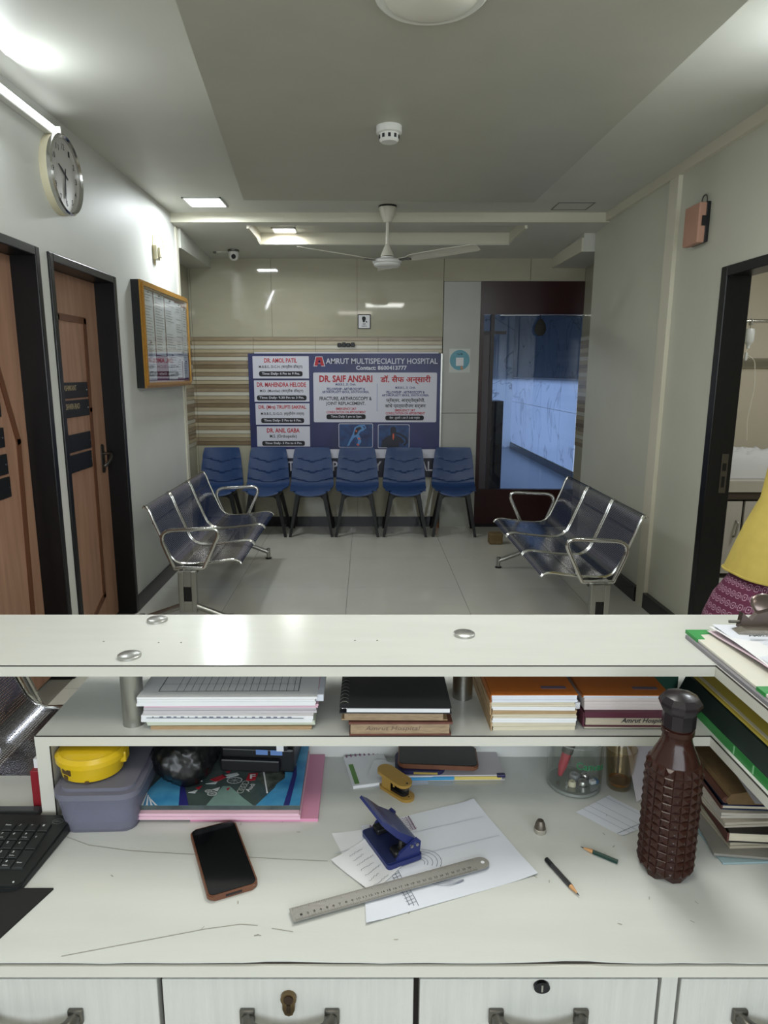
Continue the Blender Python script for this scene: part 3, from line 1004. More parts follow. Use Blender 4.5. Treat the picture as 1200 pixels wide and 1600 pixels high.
btext('AMRUT MULTISPECIALITY HOSPITAL', 538, 729, 280, 16, BWH, .02)

# ------------------------------------------------------------------ steel benches
BPROF = [(-.172, .722), (-.165, .735), (-.152, .732), (-.135, .70), (-.115, .64), (-.085, .565), (-.055, .49), (-.03, .435), (0, .402), (.035, .386), (.09, .382), (.17, .388), (.25, .398), (.33, .410), (.365, .408), (.385, .398), (.395, .384)]
PITCH, SEATW = .488, .472


def seat_mesh(w):
    bm = BM()
    uvl = bm.loops.layers.uv.new('UVMap')
    P = [Vector((x, 0, z)) for x, z in BPROF]
    P2 = []
    for i in range(len(P) - 1):
        for k in range(2):
            a, b = P[i], P[i + 1]
            P2.append(a.lerp(b, k / 2))
    P2.append(P[-1])
    acc = [0]
    for a, b in zip(P2, P2[1:]): acc.append(acc[-1] + (b - a).length)
    rows = [[bm.verts.new((p.x, y, p.z)) for y in (0, w)] for p in P2]
    for i in range(len(rows) - 1):
        f = bm.faces.new((rows[i][0], rows[i][1], rows[i + 1][1], rows[i + 1][0]))
        for lp, (u, v) in zip(f.loops, ((0, acc[i]), (w, acc[i]), (w, acc[i + 1]), (0, acc[i + 1]))):
            lp[uvl].uv = (u, v)
    return bm


def bench(label, loc, rz, n, group, arms=(True, True), wear=True):
    t = thing('waiting_bench', label, 'bench', loc, rz, group)
    L = n * PITCH - (PITCH - SEATW)
    for k in range(n):
        bm = seat_mesh(SEATW)
        s = obj('seat', bm, PERF, t, True, flat_angle=60)
        s.location = (0, k * PITCH, 0)
        for y in (0.004, SEATW - .004):
            bm = BM(); tube(bm, [(x, y, z - .004) for x, z in BPROF], .0085, 8)
            obj('seat_edge', bm, CHROME, s, True)
        bm = BM()
        tube(bm, [(.21, .02, .383), (.21, SEATW - .02, .383)], .008, 6)
        tube(bm, [(-.125, .02, .625), (-.125, SEATW - .02, .625)], .006, 6)
        obj('stiffener', bm, CHROME, s, True)
    obj('beam', bx(.04, .12, -.04, L + .04, .315, .365, r=.006), BLACKPL, t)
    for y in (-.055, L + .055):
        bm = BM()
        box(bm, .03, .06, y - .022, y + .022, .10, .355, r=.004)
        box(bm, .105, .135, y - .022, y + .022, .10, .355, r=.004)
        box(bm, .06, .105, y - .018, y + .018, .10, .17)
        box(bm, .06, .105, y - .018, y + .018, .26, .355)
        obj('post', bm, STEEL, t)
        obj('post_cover', bx(.061, .104, y - .012, y + .012, .17, .26), BLACKPL, t)
        for sx, xa, xb in ((1, .12, .335), (-1, .045, -.20)):
            bm = BM(); tube(bm, [(xa, y, .14), (xb, y, .055)], [.020, .017], 10)
            lg = obj('leg', bm, STEEL, t, True)
            bm = BM(); lathe(bm, [(0, .012), (.016, .012), (.016, .085), (0, .085)], 14, (xb, y, 0))
            obj('foot', bm, STEEL, lg, True)
            bm = BM(); lathe(bm, [(0, 0), (.026, 0), (.026, .008), (.012, .013), (0, .013)], 14, (xb, y, 0))
            obj('foot_pad', bm, BLACKPL, lg, True)
    for y, on in ((-.03, arms[0]), (L + .03, arms[1])):
        if not on: continue
        bm = BM()
        loop = arc_path([(-.03, y, .362), (.17, y, .362), (.285, y, .60), (-.075, y, .585)], .0, 1, True)
        loop = []
        base = [(.0, .362, .004), (.175, .362, .004), (.290, .608, .075), (-.09, .590, .10)]
        pts = [(x, y, z) for x, z, _ in base]
        N = 4
        for i in range(4):
            a, b, c = Vector(pts[i - 1]), Vector(pts[i]), Vector(pts[(i + 1) % 4])
            q = base[i][2]
            s_, e_ = b + (a - b).normalized() * q, b + (c - b).normalized() * q
            m = 6 if q > .01 else 1
            for k in range(m + 1):
                u = k / m
                loop.append(s_ * (1 - u) ** 2 + b * 2 * u * (1 - u) + e_ * u * u)
        tube(bm, loop, .0125, 10, closed=True)
        obj('armrest', bm, CHROME, t, True)
    return t


bench('three seat perforated steel bench along the left wall below the notice board', (-1.14, 3.935, 0), 0, 3, 'steel waiting benches')
bench('three seat perforated steel bench along the right wall', (1.375, 5.115, 0), math.pi, 3, 'steel waiting benches')
bench('perforated steel bench just beyond the left end of the desk', (-1.12, 1.185, 0), 0, 2, 'steel waiting benches', arms=(False, True))

# ------------------------------------------------------------------ blue chairs
CPROF = [(-.235, .398), (-.228, .412), (-.205, .424), (-.15, .430), (-.08, .428), (0, .424), (.07, .424), (.115, .432), (.145, .452), (.160, .485), (.168, .52), (.176, .56), (.186, .60), (.196, .64), (.206, .68), (.216, .72), (.226, .76), (.234, .795)]
CW = [.130, .150, .170, .186, .197, .203, .206, .207, .206, .204, .201, .198, .195, .191, .187, .182, .175, .166]


def chair_shell():
    bm = BM()
    n = 16
    fine = []
    for i in range(len(CPROF) - 1):
        for k in range(4):
            u = k / 4
            a, b = CPROF[i], CPROF[i + 1]
            fine.append((a[0] + (b[0] - a[0]) * u, a[1] + (b[1] - a[1]) * u, CW[i] + (CW[i + 1] - CW[i]) * u))
    fine.append((CPROF[-1][0], CPROF[-1][1], CW[-1]))
    rows = []
    for y, z, hw in fine:
        r = []
        for j in range(n + 1):
            u = -1 + 2 * j / n
            x = u * hw
            back = min(1, max(0, (z - .46) / .06))
            dy = -.020 * u * u * back
            dz = .018 * u * u * (1 - back) if z < .5 else 0
            if z > .47:
                zc = z - abs(u) * .052
                f = (zc - .46) / .10
                if .0 <= f < 3.0:
                    dy += -.009 * (1 - (f % 1.0)) * min(1, (1 - abs(u)) * 6)
            if y < -.2: dz -= .006 * (1 - u * u)
            r.append(bm.verts.new((x, y + dy + .022 * u * u * (1 if y < -.19 else 0), z + dz)))
        rows.append(r)
    for a, b in zip(rows, rows[1:]):
        for j in range(n):
            bm.faces.new((a[j], a[j + 1], b[j + 1], b[j]))
    bmesh.ops.recalc_face_normals(bm, faces=bm.faces[:])
    ret = bmesh.ops.solidify(bm, geom=bm.faces[:], thickness=.007)
    return bm


def sqbar(bm, p, q, w0, w1):
    p, q = Vector(p), Vector(q)
    A = [bm.verts.new(p + Vector((sx * w0, sy * w0, 0))) for sx, sy in ((-1, -1), (1, -1), (1, 1), (-1, 1))]
    B = [bm.verts.new(q + Vector((sx * w1, sy * w1, 0))) for sx, sy in ((-1, -1), (1, -1), (1, 1), (-1, 1))]
    bm.faces.new(A[::-1]); bm.faces.new(B)
    for k in range(4): bm.faces.new((A[k], A[(k + 1) % 4], B[(k + 1) % 4], B[k]))


def make_chair():
    t = thing('blue_chair', 'blue chair', 'chair')
    obj('shell', chair_shell(), BLUEPL, t, True, flat_angle=25)
    for sx in (-1, 1):
        for (fx, fy, tx, ty) in ((.196, -.165, .122, -.13), (.196, .21, .12, .09)):
            bm = BM(); sqbar(bm, (sx * fx, fy, 0), (sx * tx, ty, .408), .012, .019)
            obj('leg', bm, BLACKPL, t)
    bm = BM()
    box(bm, -.14, .14, -.15, -.112, .375, .412, r=.006)
    box(bm, -.14, .14, .075, .11, .375, .412, r=.006)
    for sx in (-1, 1):
        box(bm, sx * .128 - .017, sx * .128 + .017, -.12, .09, .38, .412)
        for yy in (-.131, .092):
            prism(bm, [(sx * .115, .378), (sx * .085, .378), (sx * .132, .335)], yy - .014, yy + .014, lambda u, v, y: (u, y, v))
    obj('seat_frame', bm, BLACKPL, t)
    return t


pc = make_chair()
CH = [(-1.385, 6.36, 2, 'leftmost blue plastic chair by the left corner, partly behind the steel bench'),
      (-.945, 6.36, -1, 'second blue plastic chair from the left under the doctor name panels'),
      (-.515, 6.36, 1, 'third blue plastic chair from the left in the row under the banner'),
      (-.085, 6.36, 0, 'fourth blue plastic chair from the left in the row under the banner'),
      (.365, 6.36, -1, 'fifth blue plastic chair from the left, below the picture inset of a back'),
      (.83, 6.36, -3, 'rightmost blue plastic chair standing before the grey panel')]
for i, (x, y, a, l) in enumerate(CH):
    o = pc if i == 0 else copy_tree(pc)
    o.location = (x, y, 0)
    o.rotation_euler = (0, 0, R(a))
    o['label'] = l
    o['group'] = 'blue plastic chairs along the back wall'

t = thing('door_stop', 'small worn brown wooden block on the floor by the glazed door', 'block', (1.16, 5.95, 0))
bm = BM(); box(bm, -.06, .06, -.05, .05, 0, .10, r=.012)
obj('block', bm, mat('worn_wood', '#75603f', .7, var=.3, vscale=15), t)
t = thing('wall_stub', 'tiny copper pipe stub at the wall foot by the last chair', 'pipe', (.70, 6.60, 0))
bm = BM(); lathe(bm, [(0, 0), (.02, 0), (.02, .05), (.014, .055), (.014, .085), (0, .085)], 14)
obj('pipe', bm, mat('copper', '#a3704a', .4, .6), t, True)

# ------------------------------------------------------------------ reception counter
DZ = .75
t = thing('desk_worktop', 'long white laminate desk worktop in the foreground', 'worktop', (0, .75, DZ))
ol = [(-1.15, 0)]
xx = -1.15
WAVE = {}
while xx < .9:
    xx += .03
    dip = .0035 * math.exp(-((xx - .27) / .05) ** 2) + .003 * math.exp(-((xx + .10) / .06) ** 2) + .0012 * rnd.random()
    ol.append((min(xx, .9), dip if -.5 < xx < .6 else 0))
bm = BM()
prism(bm, ol + [(.9, .55), (-.545, .55), (-.545, .42), (-1.15, .42)], -.0015, 0)
obj('laminate_sheet', bm, LAM, t)
obj('board', bx(-1.15, .9, .003, .42, -.0215, -.0015), JOINT, t)
obj('edge_band', bx(-1.15, .9, -.001, .003, -.0215, -.0045), EDGE, t)
bm = BM()
SC = [[(-.505, 1.0), (-.45, .975), (-.38, .962), (-.30, .955), (-.22, .95), (-.14, .943), (-.06, .938)],
      [(-.40, .76), (-.34, .775), (-.28, .79), (-.22, .805), (-.175, .813), (-.15, .811)], [(-.10, .80), (-.13, .806)]]
for q in SC: ribbon(bm, [(x, y - .75) for x, y in q], .0011, .0004)
for k in range(26):
    x, y, a = rnd.uniform(-.4, .5), rnd.uniform(.03, .30), rnd.uniform(0, 3)
    ribbon(bm, [(x, y), (x + .006 * math.cos(a), y + .006 * math.sin(a))], rnd.uniform(.0008, .0018), .0004)
tag(obj('scratches', bm, mat('scratch_grey', '#8d8a80', .6), t), kind='stuff')

t = thing('drawer_cabinet', 'white wood-grain drawer cabinet under the desk front', 'cabinet', (0, .753, .0105))
bm = BM()
box(bm, -1.15, .9, .018, .30, -.0105, .716)
obj('carcass', bm, DARKWOOD, t)
obj('divider', bx(.3875, .4085, 0.0, .018, -.0105, .7165), LAMV, t)
for k, (x0, x1, hx, lock) in enumerate(((-.605, -.2745, -.44, None), (-.268, .0625, -.101, 'oval'), (.0705, .3835, .228, 'round'), (.4135, .75, .55, None), (-1.1, -.612, -.85, None))):
    bm = BM(); box(bm, x0, x1, 0, .018, .56, .711, r=.0015)
    d = obj('drawer', bm, LAMV, t)
    bm = BM()
    pth = arc_path([(hx - .056, 0, .656), (hx - .052, -.020, .655), (hx, -.028, .643), (hx + .052, -.020, .655), (hx + .056, 0, .656)], .02, 5)
    tube(bm, pth, .0085, 10)
    for sx in (-1, 1): box(bm, hx + sx * .056 - .010, hx + sx * .056 + .010, -.006, 0, .645, .667, r=.002)
    obj('handle', bm, STEELD, d, True)
    BRASS = mat('brass_worn', '#77654a', .35, .9)
    if lock == 'oval':
        bm = BM()
        prism(bm, [(-.102 + .0105 * math.cos(R(a)), .684 + .0105 * math.sin(R(a))) for a in range(-40, 221, 20)] + [(-.110, .668), (-.107, .660), (-.102, .658), (-.097, .660), (-.094, .668)], -.005, 0, lambda u, v, y: (u, y, v))
        lk = obj('lock', bm, BRASS, d)
        bm = BM()
        prism(bm, [(-.102 + .0065 * math.cos(R(a)), .684 + .0065 * math.sin(R(a))) for a in range(0, 360, 24)], -.0065, -.005, lambda u, v, y: (u, y, v))
        box(bm, -.1045, -.0995, -.0062, -.005, .664, .676)
        obj('cylinder', bm, mat('brass_dark', '#3f3328', .5, .6), lk)
    if lock == 'round':
        bm = BM()
        prism(bm, [(.230 + .0105 * math.cos(R(a)), .702 + .0085 * math.sin(R(a))) for a in range(0, 360, 18)], -.005, 0, lambda u, v, y: (u, y, v))
        lk = obj('lock', bm, mat('lock_dark', '#2f2f33', .3, .8), d)
        obj('keyhole', bx(.2288, .2312, -.0058, -.005, .697, .707), STEEL, lk)

t = thing('shelf_unit', 'white laminate shelf unit standing on the desk, filled with registers', 'shelf', (0, 0, 0))
SZ0, SZ1 = .889, .907
bm = BM()
prism(bm, [(-.552, 1.041), (.5765, 1.041), (.5765, .45), (.84, .45), (.84, 1.30), (-.552, 1.30)], SZ0, SZ1)
obj('shelf_board', bm, LAM, t)
bm = BM()
box(bm, -.5535, .5755, 1.0385, 1.041, SZ0, SZ1 - .0012)
box(bm, .574, .5765, .45, 1.0385, SZ0, SZ1 - .0012)
obj('edge_band', bm, EDGE, t)
bm = BM()
box(bm, -.552, .5765, 1.0383, 1.041, SZ1 - .0012, SZ1 - .0002)
box(bm, .5738, .577, .45, 1.041, SZ1 - .0012, SZ1 - .0002)
box(bm, .5750, .5762, 1.038, 1.041, SZ0, SZ1)
obj('joint_line', bm, JOINT, t)
bm = BM(); box(bm, -.553, -.529, 1.0385, 1.30, DZ, SZ0)
obj('side_panel', bm, EDGE, t)
obj('panel_joint', bx(-.5295, -.5285, 1.038, 1.041, DZ, SZ0), JOINT, t)
obj('back_panel', bx(-.529, .80, 1.235, 1.25, DZ, SZ0), LAM, t)
obj('wing_panel', bx(.82, .84, .45, 1.235, DZ, SZ0), LAM, t)
t = thing('counter_partition', 'white laminate front panel of the counter facing the waiting area', 'panel', (0, 1.302, 0))
obj('panel', bx(-.552, .84, 0, .02, 0, SZ1), LAM, t)

t = thing('reception_counter', 'raised white laminate counter top across the view on steel posts', 'counter top', (0, 0, 0))
TZ0, TZ1 = 1.010, 1.029
bm = BM()
prism(bm, [(-1.15, 1.049), (.5765, 1.049), (.5765, .45), (.86, .45), (.86, 1.288), (-1.15, 1.288)], TZ0, TZ1)
obj('board', bm, LAM, t)
bm = BM()
box(bm, -1.15, .5755, 1.0465, 1.049, TZ0, TZ1 - .0014)
box(bm, .574, .5765, .45, 1.0465, TZ0, TZ1 - .0014)
obj('edge_band', bm, EDGE, t)
bm = BM()
box(bm, -1.15, .5765, 1.0463, 1.049, TZ1 - .0014, TZ1 - .0002)
box(bm, .5738, .577, .45, 1.049, TZ1 - .0014, TZ1 - .0002)
box(bm, .5750, .5762, 1.046, 1.049, TZ0, TZ1)
obj('joint_line', bm, JOINT, t)
for x, y, low in ((-.401, 1.083, 0), (-.405, 1.254, 0), (.18, 1.181, 0), (.784, 1.245, 0)):
    bm = BM(); lathe(bm, [(0, SZ1), (.0185, SZ1), (.0185, TZ0), (0, TZ0)], 28, (x, y, 0))
    p = obj('post', bm, STEEL, t, True)
    bm = BM(); lathe(bm, [(0, TZ1), (.0195, TZ1), (.0195, TZ1 + .004), (.0175, TZ1 + .0052), (0, TZ1 + .0052)], 32, (x, y, 0))
    obj('cap_disc', bm, mat('disc_steel', '#b4b4b0', .3, .85), p, True)
bm = BM()
for x, y in ((-.33, 1.145), (-.37, 1.145), (.02, 1.155), (-.02, 1.155), (-.47, 1.15)):
    lathe(bm, [(0, TZ1 + .0004), (.0016, TZ1 + .0003), (.0016, TZ1)], 8, (x, y, 0))
obj('screw_holes', bm, JOINT, t)

# ------------------------------------------------------------------ registers on the shelf


def pages_bm(w_, d_, h_, jag=.0012, n=3):
    """a pad of paper: slightly uneven layered block, origin front-left-bottom"""
    bm = BM()
    z = 0
    for k in range(n):
        a = rnd.uniform(-jag, jag)
        box(bm, a, w_ + rnd.uniform(-jag, jag), rnd.uniform(0, jag), d_, z, z + h_ / n - (.0003 if k < n - 1 else 0))
        z += h_ / n
    return bm


def pad(name, label, cat, loc, rz, w_, d_, h_, m, group, n=3, jag=.0012):
    t = thing(name, label, cat, loc, R(rz), group)
    obj('pages', pages_bm(w_, d_, h_, jag, n), m, t)
    return t


z = SZ1
GA = 'white form pads on the shelf'
layers = [('thin brown edged register lowest in the white form pile', .006, PAPERT, -.365, 1.060, .272, .2, 0),
          ('greenish white form pad second from the bottom of the pile', .009, mat('paper_green', '#c3c9b8', .75), -.372, 1.062, .285, .2, .5),
          ('white form pad with a printed line along its front edge', .013, PAPER, -.380, 1.057, .290, .2, -.3),
          ('lilac grey form pad in the middle of the white pile', .011, PAPERG, -.377, 1.062, .293, .2, .6),
          ('thin pink edged form pad below the ruled top pad', .006, PINKL, -.376, 1.063, .295, .195, 0)]
for lb, h, m, x, y, wd, dp, a in layers:
    t = pad('form_pad', lb, 'form pad', (x, y, z), a, wd, dp, h - .0003, m, GA, 2)
    if 'printed' in lb:
        bm = BM(); quads(bm, [(.01, wd - .015, h * .62, h * .72)] + [(.02 + .012 * k, .02 + .012 * k + rnd.uniform(.002, .008), h * .74, h * .88) for k in range(20)], -.0013, lambda u, v, q: (u, q, v))
        obj('print', bm, INKG, t)
    z += h
t = thing('form_pad', 'ruled white form pad with black grid on top of the white pile', 'form pad', (-.384, 1.055, z), R(.4), GA)
obj('pages', pages_bm(.30, .2, .016, .002, 4), PAPER, t)
bm = BM()
mp = lambda u, v, q: (u, v, q)
quads(bm, [(.03, .27, .022, .0232), (.03, .0312, .022, .19), (.268, .2692, .022, .19)] + [(.06 + .0125 * k, .0606 + .0125 * k, .023, .19) for k in range(17)] + [(.03, .27, .05 + .03 * k, .0506 + .03 * k) for k in range(5)], .0163, mp)
obj('grid_print', bm, INK, t)
obj('loose_sheet', bx(.285, .312, .01, .19, .004, .0155), PAPERB, t)
bm = BM(); quads(bm, [(.300, .303, .03, .18)], .0157)
obj('red_mark', bm, PINK, t)

GB = 'old ledgers on the shelf'
t = thing('ledger', 'old red-bound ledger with stained page edges under the spiral notebook', 'ledger', (-.026, 1.041, SZ1), R(.3), GB)
obj('pages', bx(.0, .165, 0, .2, .003, .021), PAPERO, t)
LC = mat('ledger_red', '#6b4238', .7, var=.3, vscale=40)
bm = BM(); box(bm, -.002, .168, -.001, .205, 0, .003); box(bm, -.003, .170, -.002, .205, .021, .0245)
obj('cover', bm, LC, t)
text('Amrut Hospital', .09, .010, mat('faded_ink', '#6a564a', .8), t, Mfront(.07, -.0006, .012), 0, slant=.3)
t = thing('ledger', 'old tan ledger with torn stained edges directly beneath the black notebook', 'ledger', (-.040, 1.043, SZ1 + .0247), R(-.4), GB)
obj('pages', bx(.004, .168, 0, .2, .002, .0165), PAPERO, t)
bm = BM(); box(bm, -.001, .176, .004, .205, 0, .002); box(bm, -.001, .170, -.001, .205, .0165, .0185)
obj('cover', bm, PAPERT, t)
t = thing('spiral_notebook', 'black spiral bound notebook on top of two old ledgers', 'notebook', (-.044, 1.035, SZ1 + .0435), R(-.5))
obj('pages', bx(.012, .182, .002, .19, .0008, .0085), PAPER, t)
bm = BM(); box(bm, 0, .185, 0, .195, .0085, .010, r=.0005); box(bm, 0, .185, 0, .195, -.0004, .0008)
obj('cover', bm, mat('notebook_black', '#26272b', .55), t)
for k in range(14):
    bm = BM()
    tube(bm, [(.008 + .0075 * math.cos(a), .015 + .013 * k, .0068 + .0070 * math.sin(a)) for a in [2 * math.pi * i / 10 for i in range(10)]], .0009, 5, closed=True)
    obj('wire_ring', bm, CHROME, t)

ORG = mat('orange_cover', '#b06426', .4, var=.08, vscale=8)


def orange_book(label, loc, rz, wd, h):
    t = thing('orange_register', label, 'register', loc, R(rz), 'orange covered registers')
    obj('pages', pages_bm(wd, .2, h, .0008, 3), PAPERB, t)
    bm = BM(); box(bm, -.002, wd + .001, .0, .202, h, h + .0012); box(bm, -.0022, -.0012, 0, .202, 0, h + .0012)
    obj('cover', bm, ORG, t)
    bm = BM(); prism(bm, rrect(wd - .055, wd - .012, .022, .032, .003), h + .0012, h + .0016)
    obj('label_print', bm, mat('label_violet', '#5d5466', .5), t)
    bm = BM(); quads(bm, [(.045, .11, .12, .16)], h + .0014)
    obj('label_window', bm, mat('orange_pale', '#bb7839', .5), t)
    return t


GC = 'booklets stacked on the shelf'
z = SZ1
for lb, h, m, x, wd, a in (('thick cream exercise book at the bottom of the left orange-topped stack', .0145, PAPERC, .214, .140, .8),
                           ('white booklet second from the bottom of the left orange-topped stack', .0085, PAPER, .213, .142, -.5),
                           ('cream booklet third from the bottom of the left orange-topped stack', .0065, PAPERC, .214, .141, .6),
                           ('tan edged booklet midway up the left orange-topped stack', .0075, PAPERT, .212, .143, 0),
                           ('white booklet above the tan one in the left orange-topped stack', .0065, PAPER, .212, .140, -.8),
                           ('cream booklet just under the left orange register', .0085, PAPERC, .211, .140, .5)):
    t = pad('booklet', lb, 'booklet', (x, 1.057, z), a, wd, .195, h - .0003, m, GC, 2)
    bm = BM(); box(bm, -.0035, -.0013, -.001, .195, 0, h - .0003)
    obj('spine', bm, PAPERT, t)
    z += h
orange_book('orange register with violet label on the stack beside the steel post', (.211, 1.056, z), .3, .143, .0125)
t = thing('paper_slip', 'folded white slip poking out between the two orange-topped stacks', 'paper', (.354, 1.075, .9065 + .03), R(8))
obj('slip', bx(0, .012, 0, .05, 0, .012), PAPER, t)
z = SZ1
t = pad('booklet', 'thin cream booklet under the maroon ledger of the right stack', 'booklet', (.372, 1.064, z), 0, .142, .195, .006, PAPERC, GC, 2)
z += .0063
t = thing('maroon_ledger', 'maroon ledger with handwriting on its page edges in the right stack', 'ledger', (.370, 1.060, z), R(-.5))
obj('pages', bx(.002, .144, .001, .195, .0022, .0165), mat('paper_edge_grey', '#b1a795', .8, var=.1, vscale=40, stretch=(1, 1, 12)), t)
MRN = mat('maroon_cloth', '#4c1f2f', .5)
bm = BM(); box(bm, -.003, .148, -.002, .2, 0, .0022); box(bm, -.003, .148, -.002, .2, .0165, .0265); box(bm, -.004, -.001, -.002, .2, 0, .0265)
obj('cover', bm, MRN, t)
text('Amrut Hospital', .075, .011, INK, t, Mfront(.10, .0004, .0095), .02, 'handwriting', slant=.35)
z += .0268
for lb, h, x in (('white booklet lying on the maroon ledger', .0105, .371), ('white booklet just under the right orange register', .0115, .370)):
    t = pad('booklet', lb, 'booklet', (x, 1.066, z), rnd.uniform(-.6, .6), .143, .195, h - .0003, mat('paper_pinkish', '#c5bcbb', .7, var=.08, vscale=40), GC, 2)
    z += h
orange_book('orange register on top of the right stack above the maroon ledger', (.368, 1.066, z), -.4, .146, .004)

# ------------------------------------------------------------------ things under the shelf
t = thing('plastic_box', 'translucent grey plastic food box under the shelf at left', 'box', (-.449, 1.092, DZ), R(2))
PBOX = mat('translucent_plastic', '#a9a9bc', .25, trans=.7, ior=1.12)
bm = BM()
lo, hi = rrect(-.060, .060, -.085, .085, .022), rrect(-.068, .068, -.094, .094, .026)
A = [bm.verts.new((x, y, .0)) for x, y in lo]; B = [bm.verts.new((x, y, .066)) for x, y in hi]
C2 = [bm.verts.new((x * .97, y * .97, .066)) for x, y in hi]; D = [bm.verts.new((x * .96, y * .96, .003)) for x, y in lo]
n = len(A)
for k in range(n):
    j = (k + 1) % n
    bm.faces.new((A[k], A[j], B[j], B[k])); bm.faces.new((B[k], B[j], C2[j], C2[k])); bm.faces.new((C2[k], C2[j], D[j], D[k]))
bm.faces.new(A[::-1]); bm.faces.new(D)
obj('tub', bm, PBOX, t, True)
bm = BM()
prism(bm, rrect(-.071, .071, -.097, .097, .028), .066, .076)
prism(bm, rrect(-.062, .062, -.086, .086, .022), .076, .082)
obj('lid', bm, mat('lid_plastic', '#9a9aac', .22, trans=.55, ior=1.15), t, True)
bm = BM(); box(bm, -.05, .05, -.07, .07, .004, .03, r=.008)
obj('contents', bm, mat('violet_cloth', '#77749a', .8, var=.2, vscale=40), t, True)

t = thing('lunch_box', 'yellow oval lunch box standing on the plastic box', 'lunch box', (-.469, 1.060, DZ + .0822), R(4))
YEL = mat('yellow_plastic', '#c6a61d', .28)
bm = BM(); lathe(bm, [(0, 0), (.044, 0), (.050, .004), (.054, .030), (0, .030)], 40, sy=.9)
obj('bowl', bm, YEL, t, True)
bm = BM(); lathe(bm, [(.054, .029), (.0585, .030), (.0585, .038), (.052, .044), (.047, .044), (.044, .046), (0, .0465)], 40, sy=.9)
obj('lid', bm, YEL, t, True)
obj('latch', bx(.046, .060, -.012, .012, .018, .038, r=.003), YEL, t)
for ang, wz0, wz1, ww in ((-125, .016, .026, .020), (-128, .006, .013, .008), (-85, .004, .007, .006)):
    a = R(ang); bm = BM()
    box(bm, -ww / 2, ww / 2, -.0008, .0008, wz0, wz1)
    o = obj('printed_label', bm, mat('label_brown', '#4e3b22', .6), t)
    rr = .052; o.location = (rr * math.cos(a), rr * .9 * math.sin(a), 0); o.rotation_euler = (0, 0, a + R(90))

# pink paper pad with a magazine lying on it
t = thing('pink_folder', 'pink folder of papers sticking out to the right under the calendar box', 'folder', (-.30, 1.034, DZ))
obj('card', bx(0, .218, .0, .20, .0, .006), PINK, t)
t = thing('pink_pad', 'thick pale pink paper pad beneath the glossy box', 'paper pad', (-.393, 1.030, DZ + .0062))
obj('pages', pages_bm(.280, .2, .012, .0015, 4), PINKL, t)
t = thing('calendar_box', 'glossy printed calendar box with racing car pictures under the black bag', 'box', (-.388, 1.040, DZ + .0185))
W_, D_ = .275, .193
MG = mat('cover_slate', '#2f3b3c', .28, var=.4, vscale=25, col2='#4b5957')
obj('box', bx(0, W_, 0, D_, 0, .0085), MG, t)


def cov(name, polys, m, lift):
    for q in polys:
        bm = BM()
        prism(bm, q, .0085, .0085 + lift)
        obj(name, bm, m, t)


CB = mat('cover_blue', '#5aa6cc', .28, var=.35, vscale=18, col2='#2872a8')
cov('blue_field', [[(0, 0), (.004, .05), (.02, .10), (.04, .08), (.07, .03), (.075, 0)], [(W_ - .075, 0), (W_, 0), (W_, D_), (W_ - .045, D_), (W_ - .035, .12), (W_ - .05, .05)]], CB, .0003)
cov('navy_band', [[(.055, .06), (.062, .06), (.085, 0), (.068, 0)], [(W_ - .028, 0), (W_ - .018, 0), (W_ - .014, .09), (W_ - .026, D_), (W_ - .032, D_), (W_ - .022, .09)]], mat('cover_navy', '#2b2c6e', .28), .0005)
cov('white_stripes', [[(.004 + .008 * k, .0), (.0075 + .008 * k, 0), (.004 + .004 * k, .035 - .006 * k), (.002 + .004 * k, .035 - .006 * k)] for k in range(4)] +
    [[(.075, .13), (.079, .13), (.092, .07), (.088, .07)], [(W_ - .062, .035), (W_ - .0595, .035), (W_ - .075, .10), (W_ - .078, .10)]], PAPER, .0005)
cov('teal_wedge', [[(.115, 0), (.195, 0), (.175, .02), (.145, .055), (.132, .055)]], mat('cover_teal', '#7d9b95', .3, var=.3, vscale=20), .0004)
cov('dark_panel', [[(.19, .08), (.215, .045), (.24, .08), (.235, .13), (.2, .13)]], mat('cover_black', '#181a18', .3, var=.4, vscale=60, col2='#6c7168'), .0004)
cov('car_red', [[(.105, .075), (.125, .09), (.135, .085), (.118, .068)], [(.085, .05), (.095, .056), (.092, .045)], [(.128, .10), (.137, .104), (.135, .094)], [(.14, .047), (.146, .051), (.144, .041)]], mat('cover_red', '#a32a35', .3), .0006)
cov('car_white', [[(.125, .088), (.15, .097), (.155, .09), (.135, .08)], [(.10, .062), (.12, .07), (.118, .062)], [(.115, .045), (.128, .052), (.126, .04)], [(.075, .036), (.09, .044), (.088, .034)]], mat('cover_grey', '#b7bdbf', .3), .0006)
bm = BM()
for cx_, cy_, r_ in ((.150, .072, .012), (.118, .032, .007), (.110, .040, .005)):
    P = [(cx_ + r_ * 1.1 * math.cos(a), cy_ + r_ * .8 * math.sin(a)) for a in [2 * math.pi * i / 16 for i in range(17)]]
    ribbon(bm, P, .002, .0093)
    for k in range(4):
        a = R(45 * k); ribbon(bm, [(cx_ - r_ * math.cos(a), cy_ - r_ * .8 * math.sin(a)), (cx_ + r_ * math.cos(a), cy_ + r_ * .8 * math.sin(a))], .0008, .0093)
obj('wheels', bm, mat('cover_grey', '#b7bdbf', .3), t)
bm = BM()
for k in range(4):
    ribbon(bm, [(.1665 + .0015 * k + .0055 * math.cos(a), .040 + .008 * k + .0062 * math.sin(a)) for a in [2 * math.pi * i / 16 for i in range(17)]], .0016, .0093)
obj('four_rings', bm, mat('cover_silver', '#a3aba6', .3), t)
text('Audi', .024, .009, PAPER, t, Mflat(.182, .050, .0093, R(72)), .01)
cov('red_tile', [[(.170, .071), (.187, .073), (.189, .096), (.172, .094)]], mat('cover_red', '#a32a35', .3), .0006)
text('F', .010, .014, PAPER, t, Mflat(.181, .084, .0095, R(8)), .02)
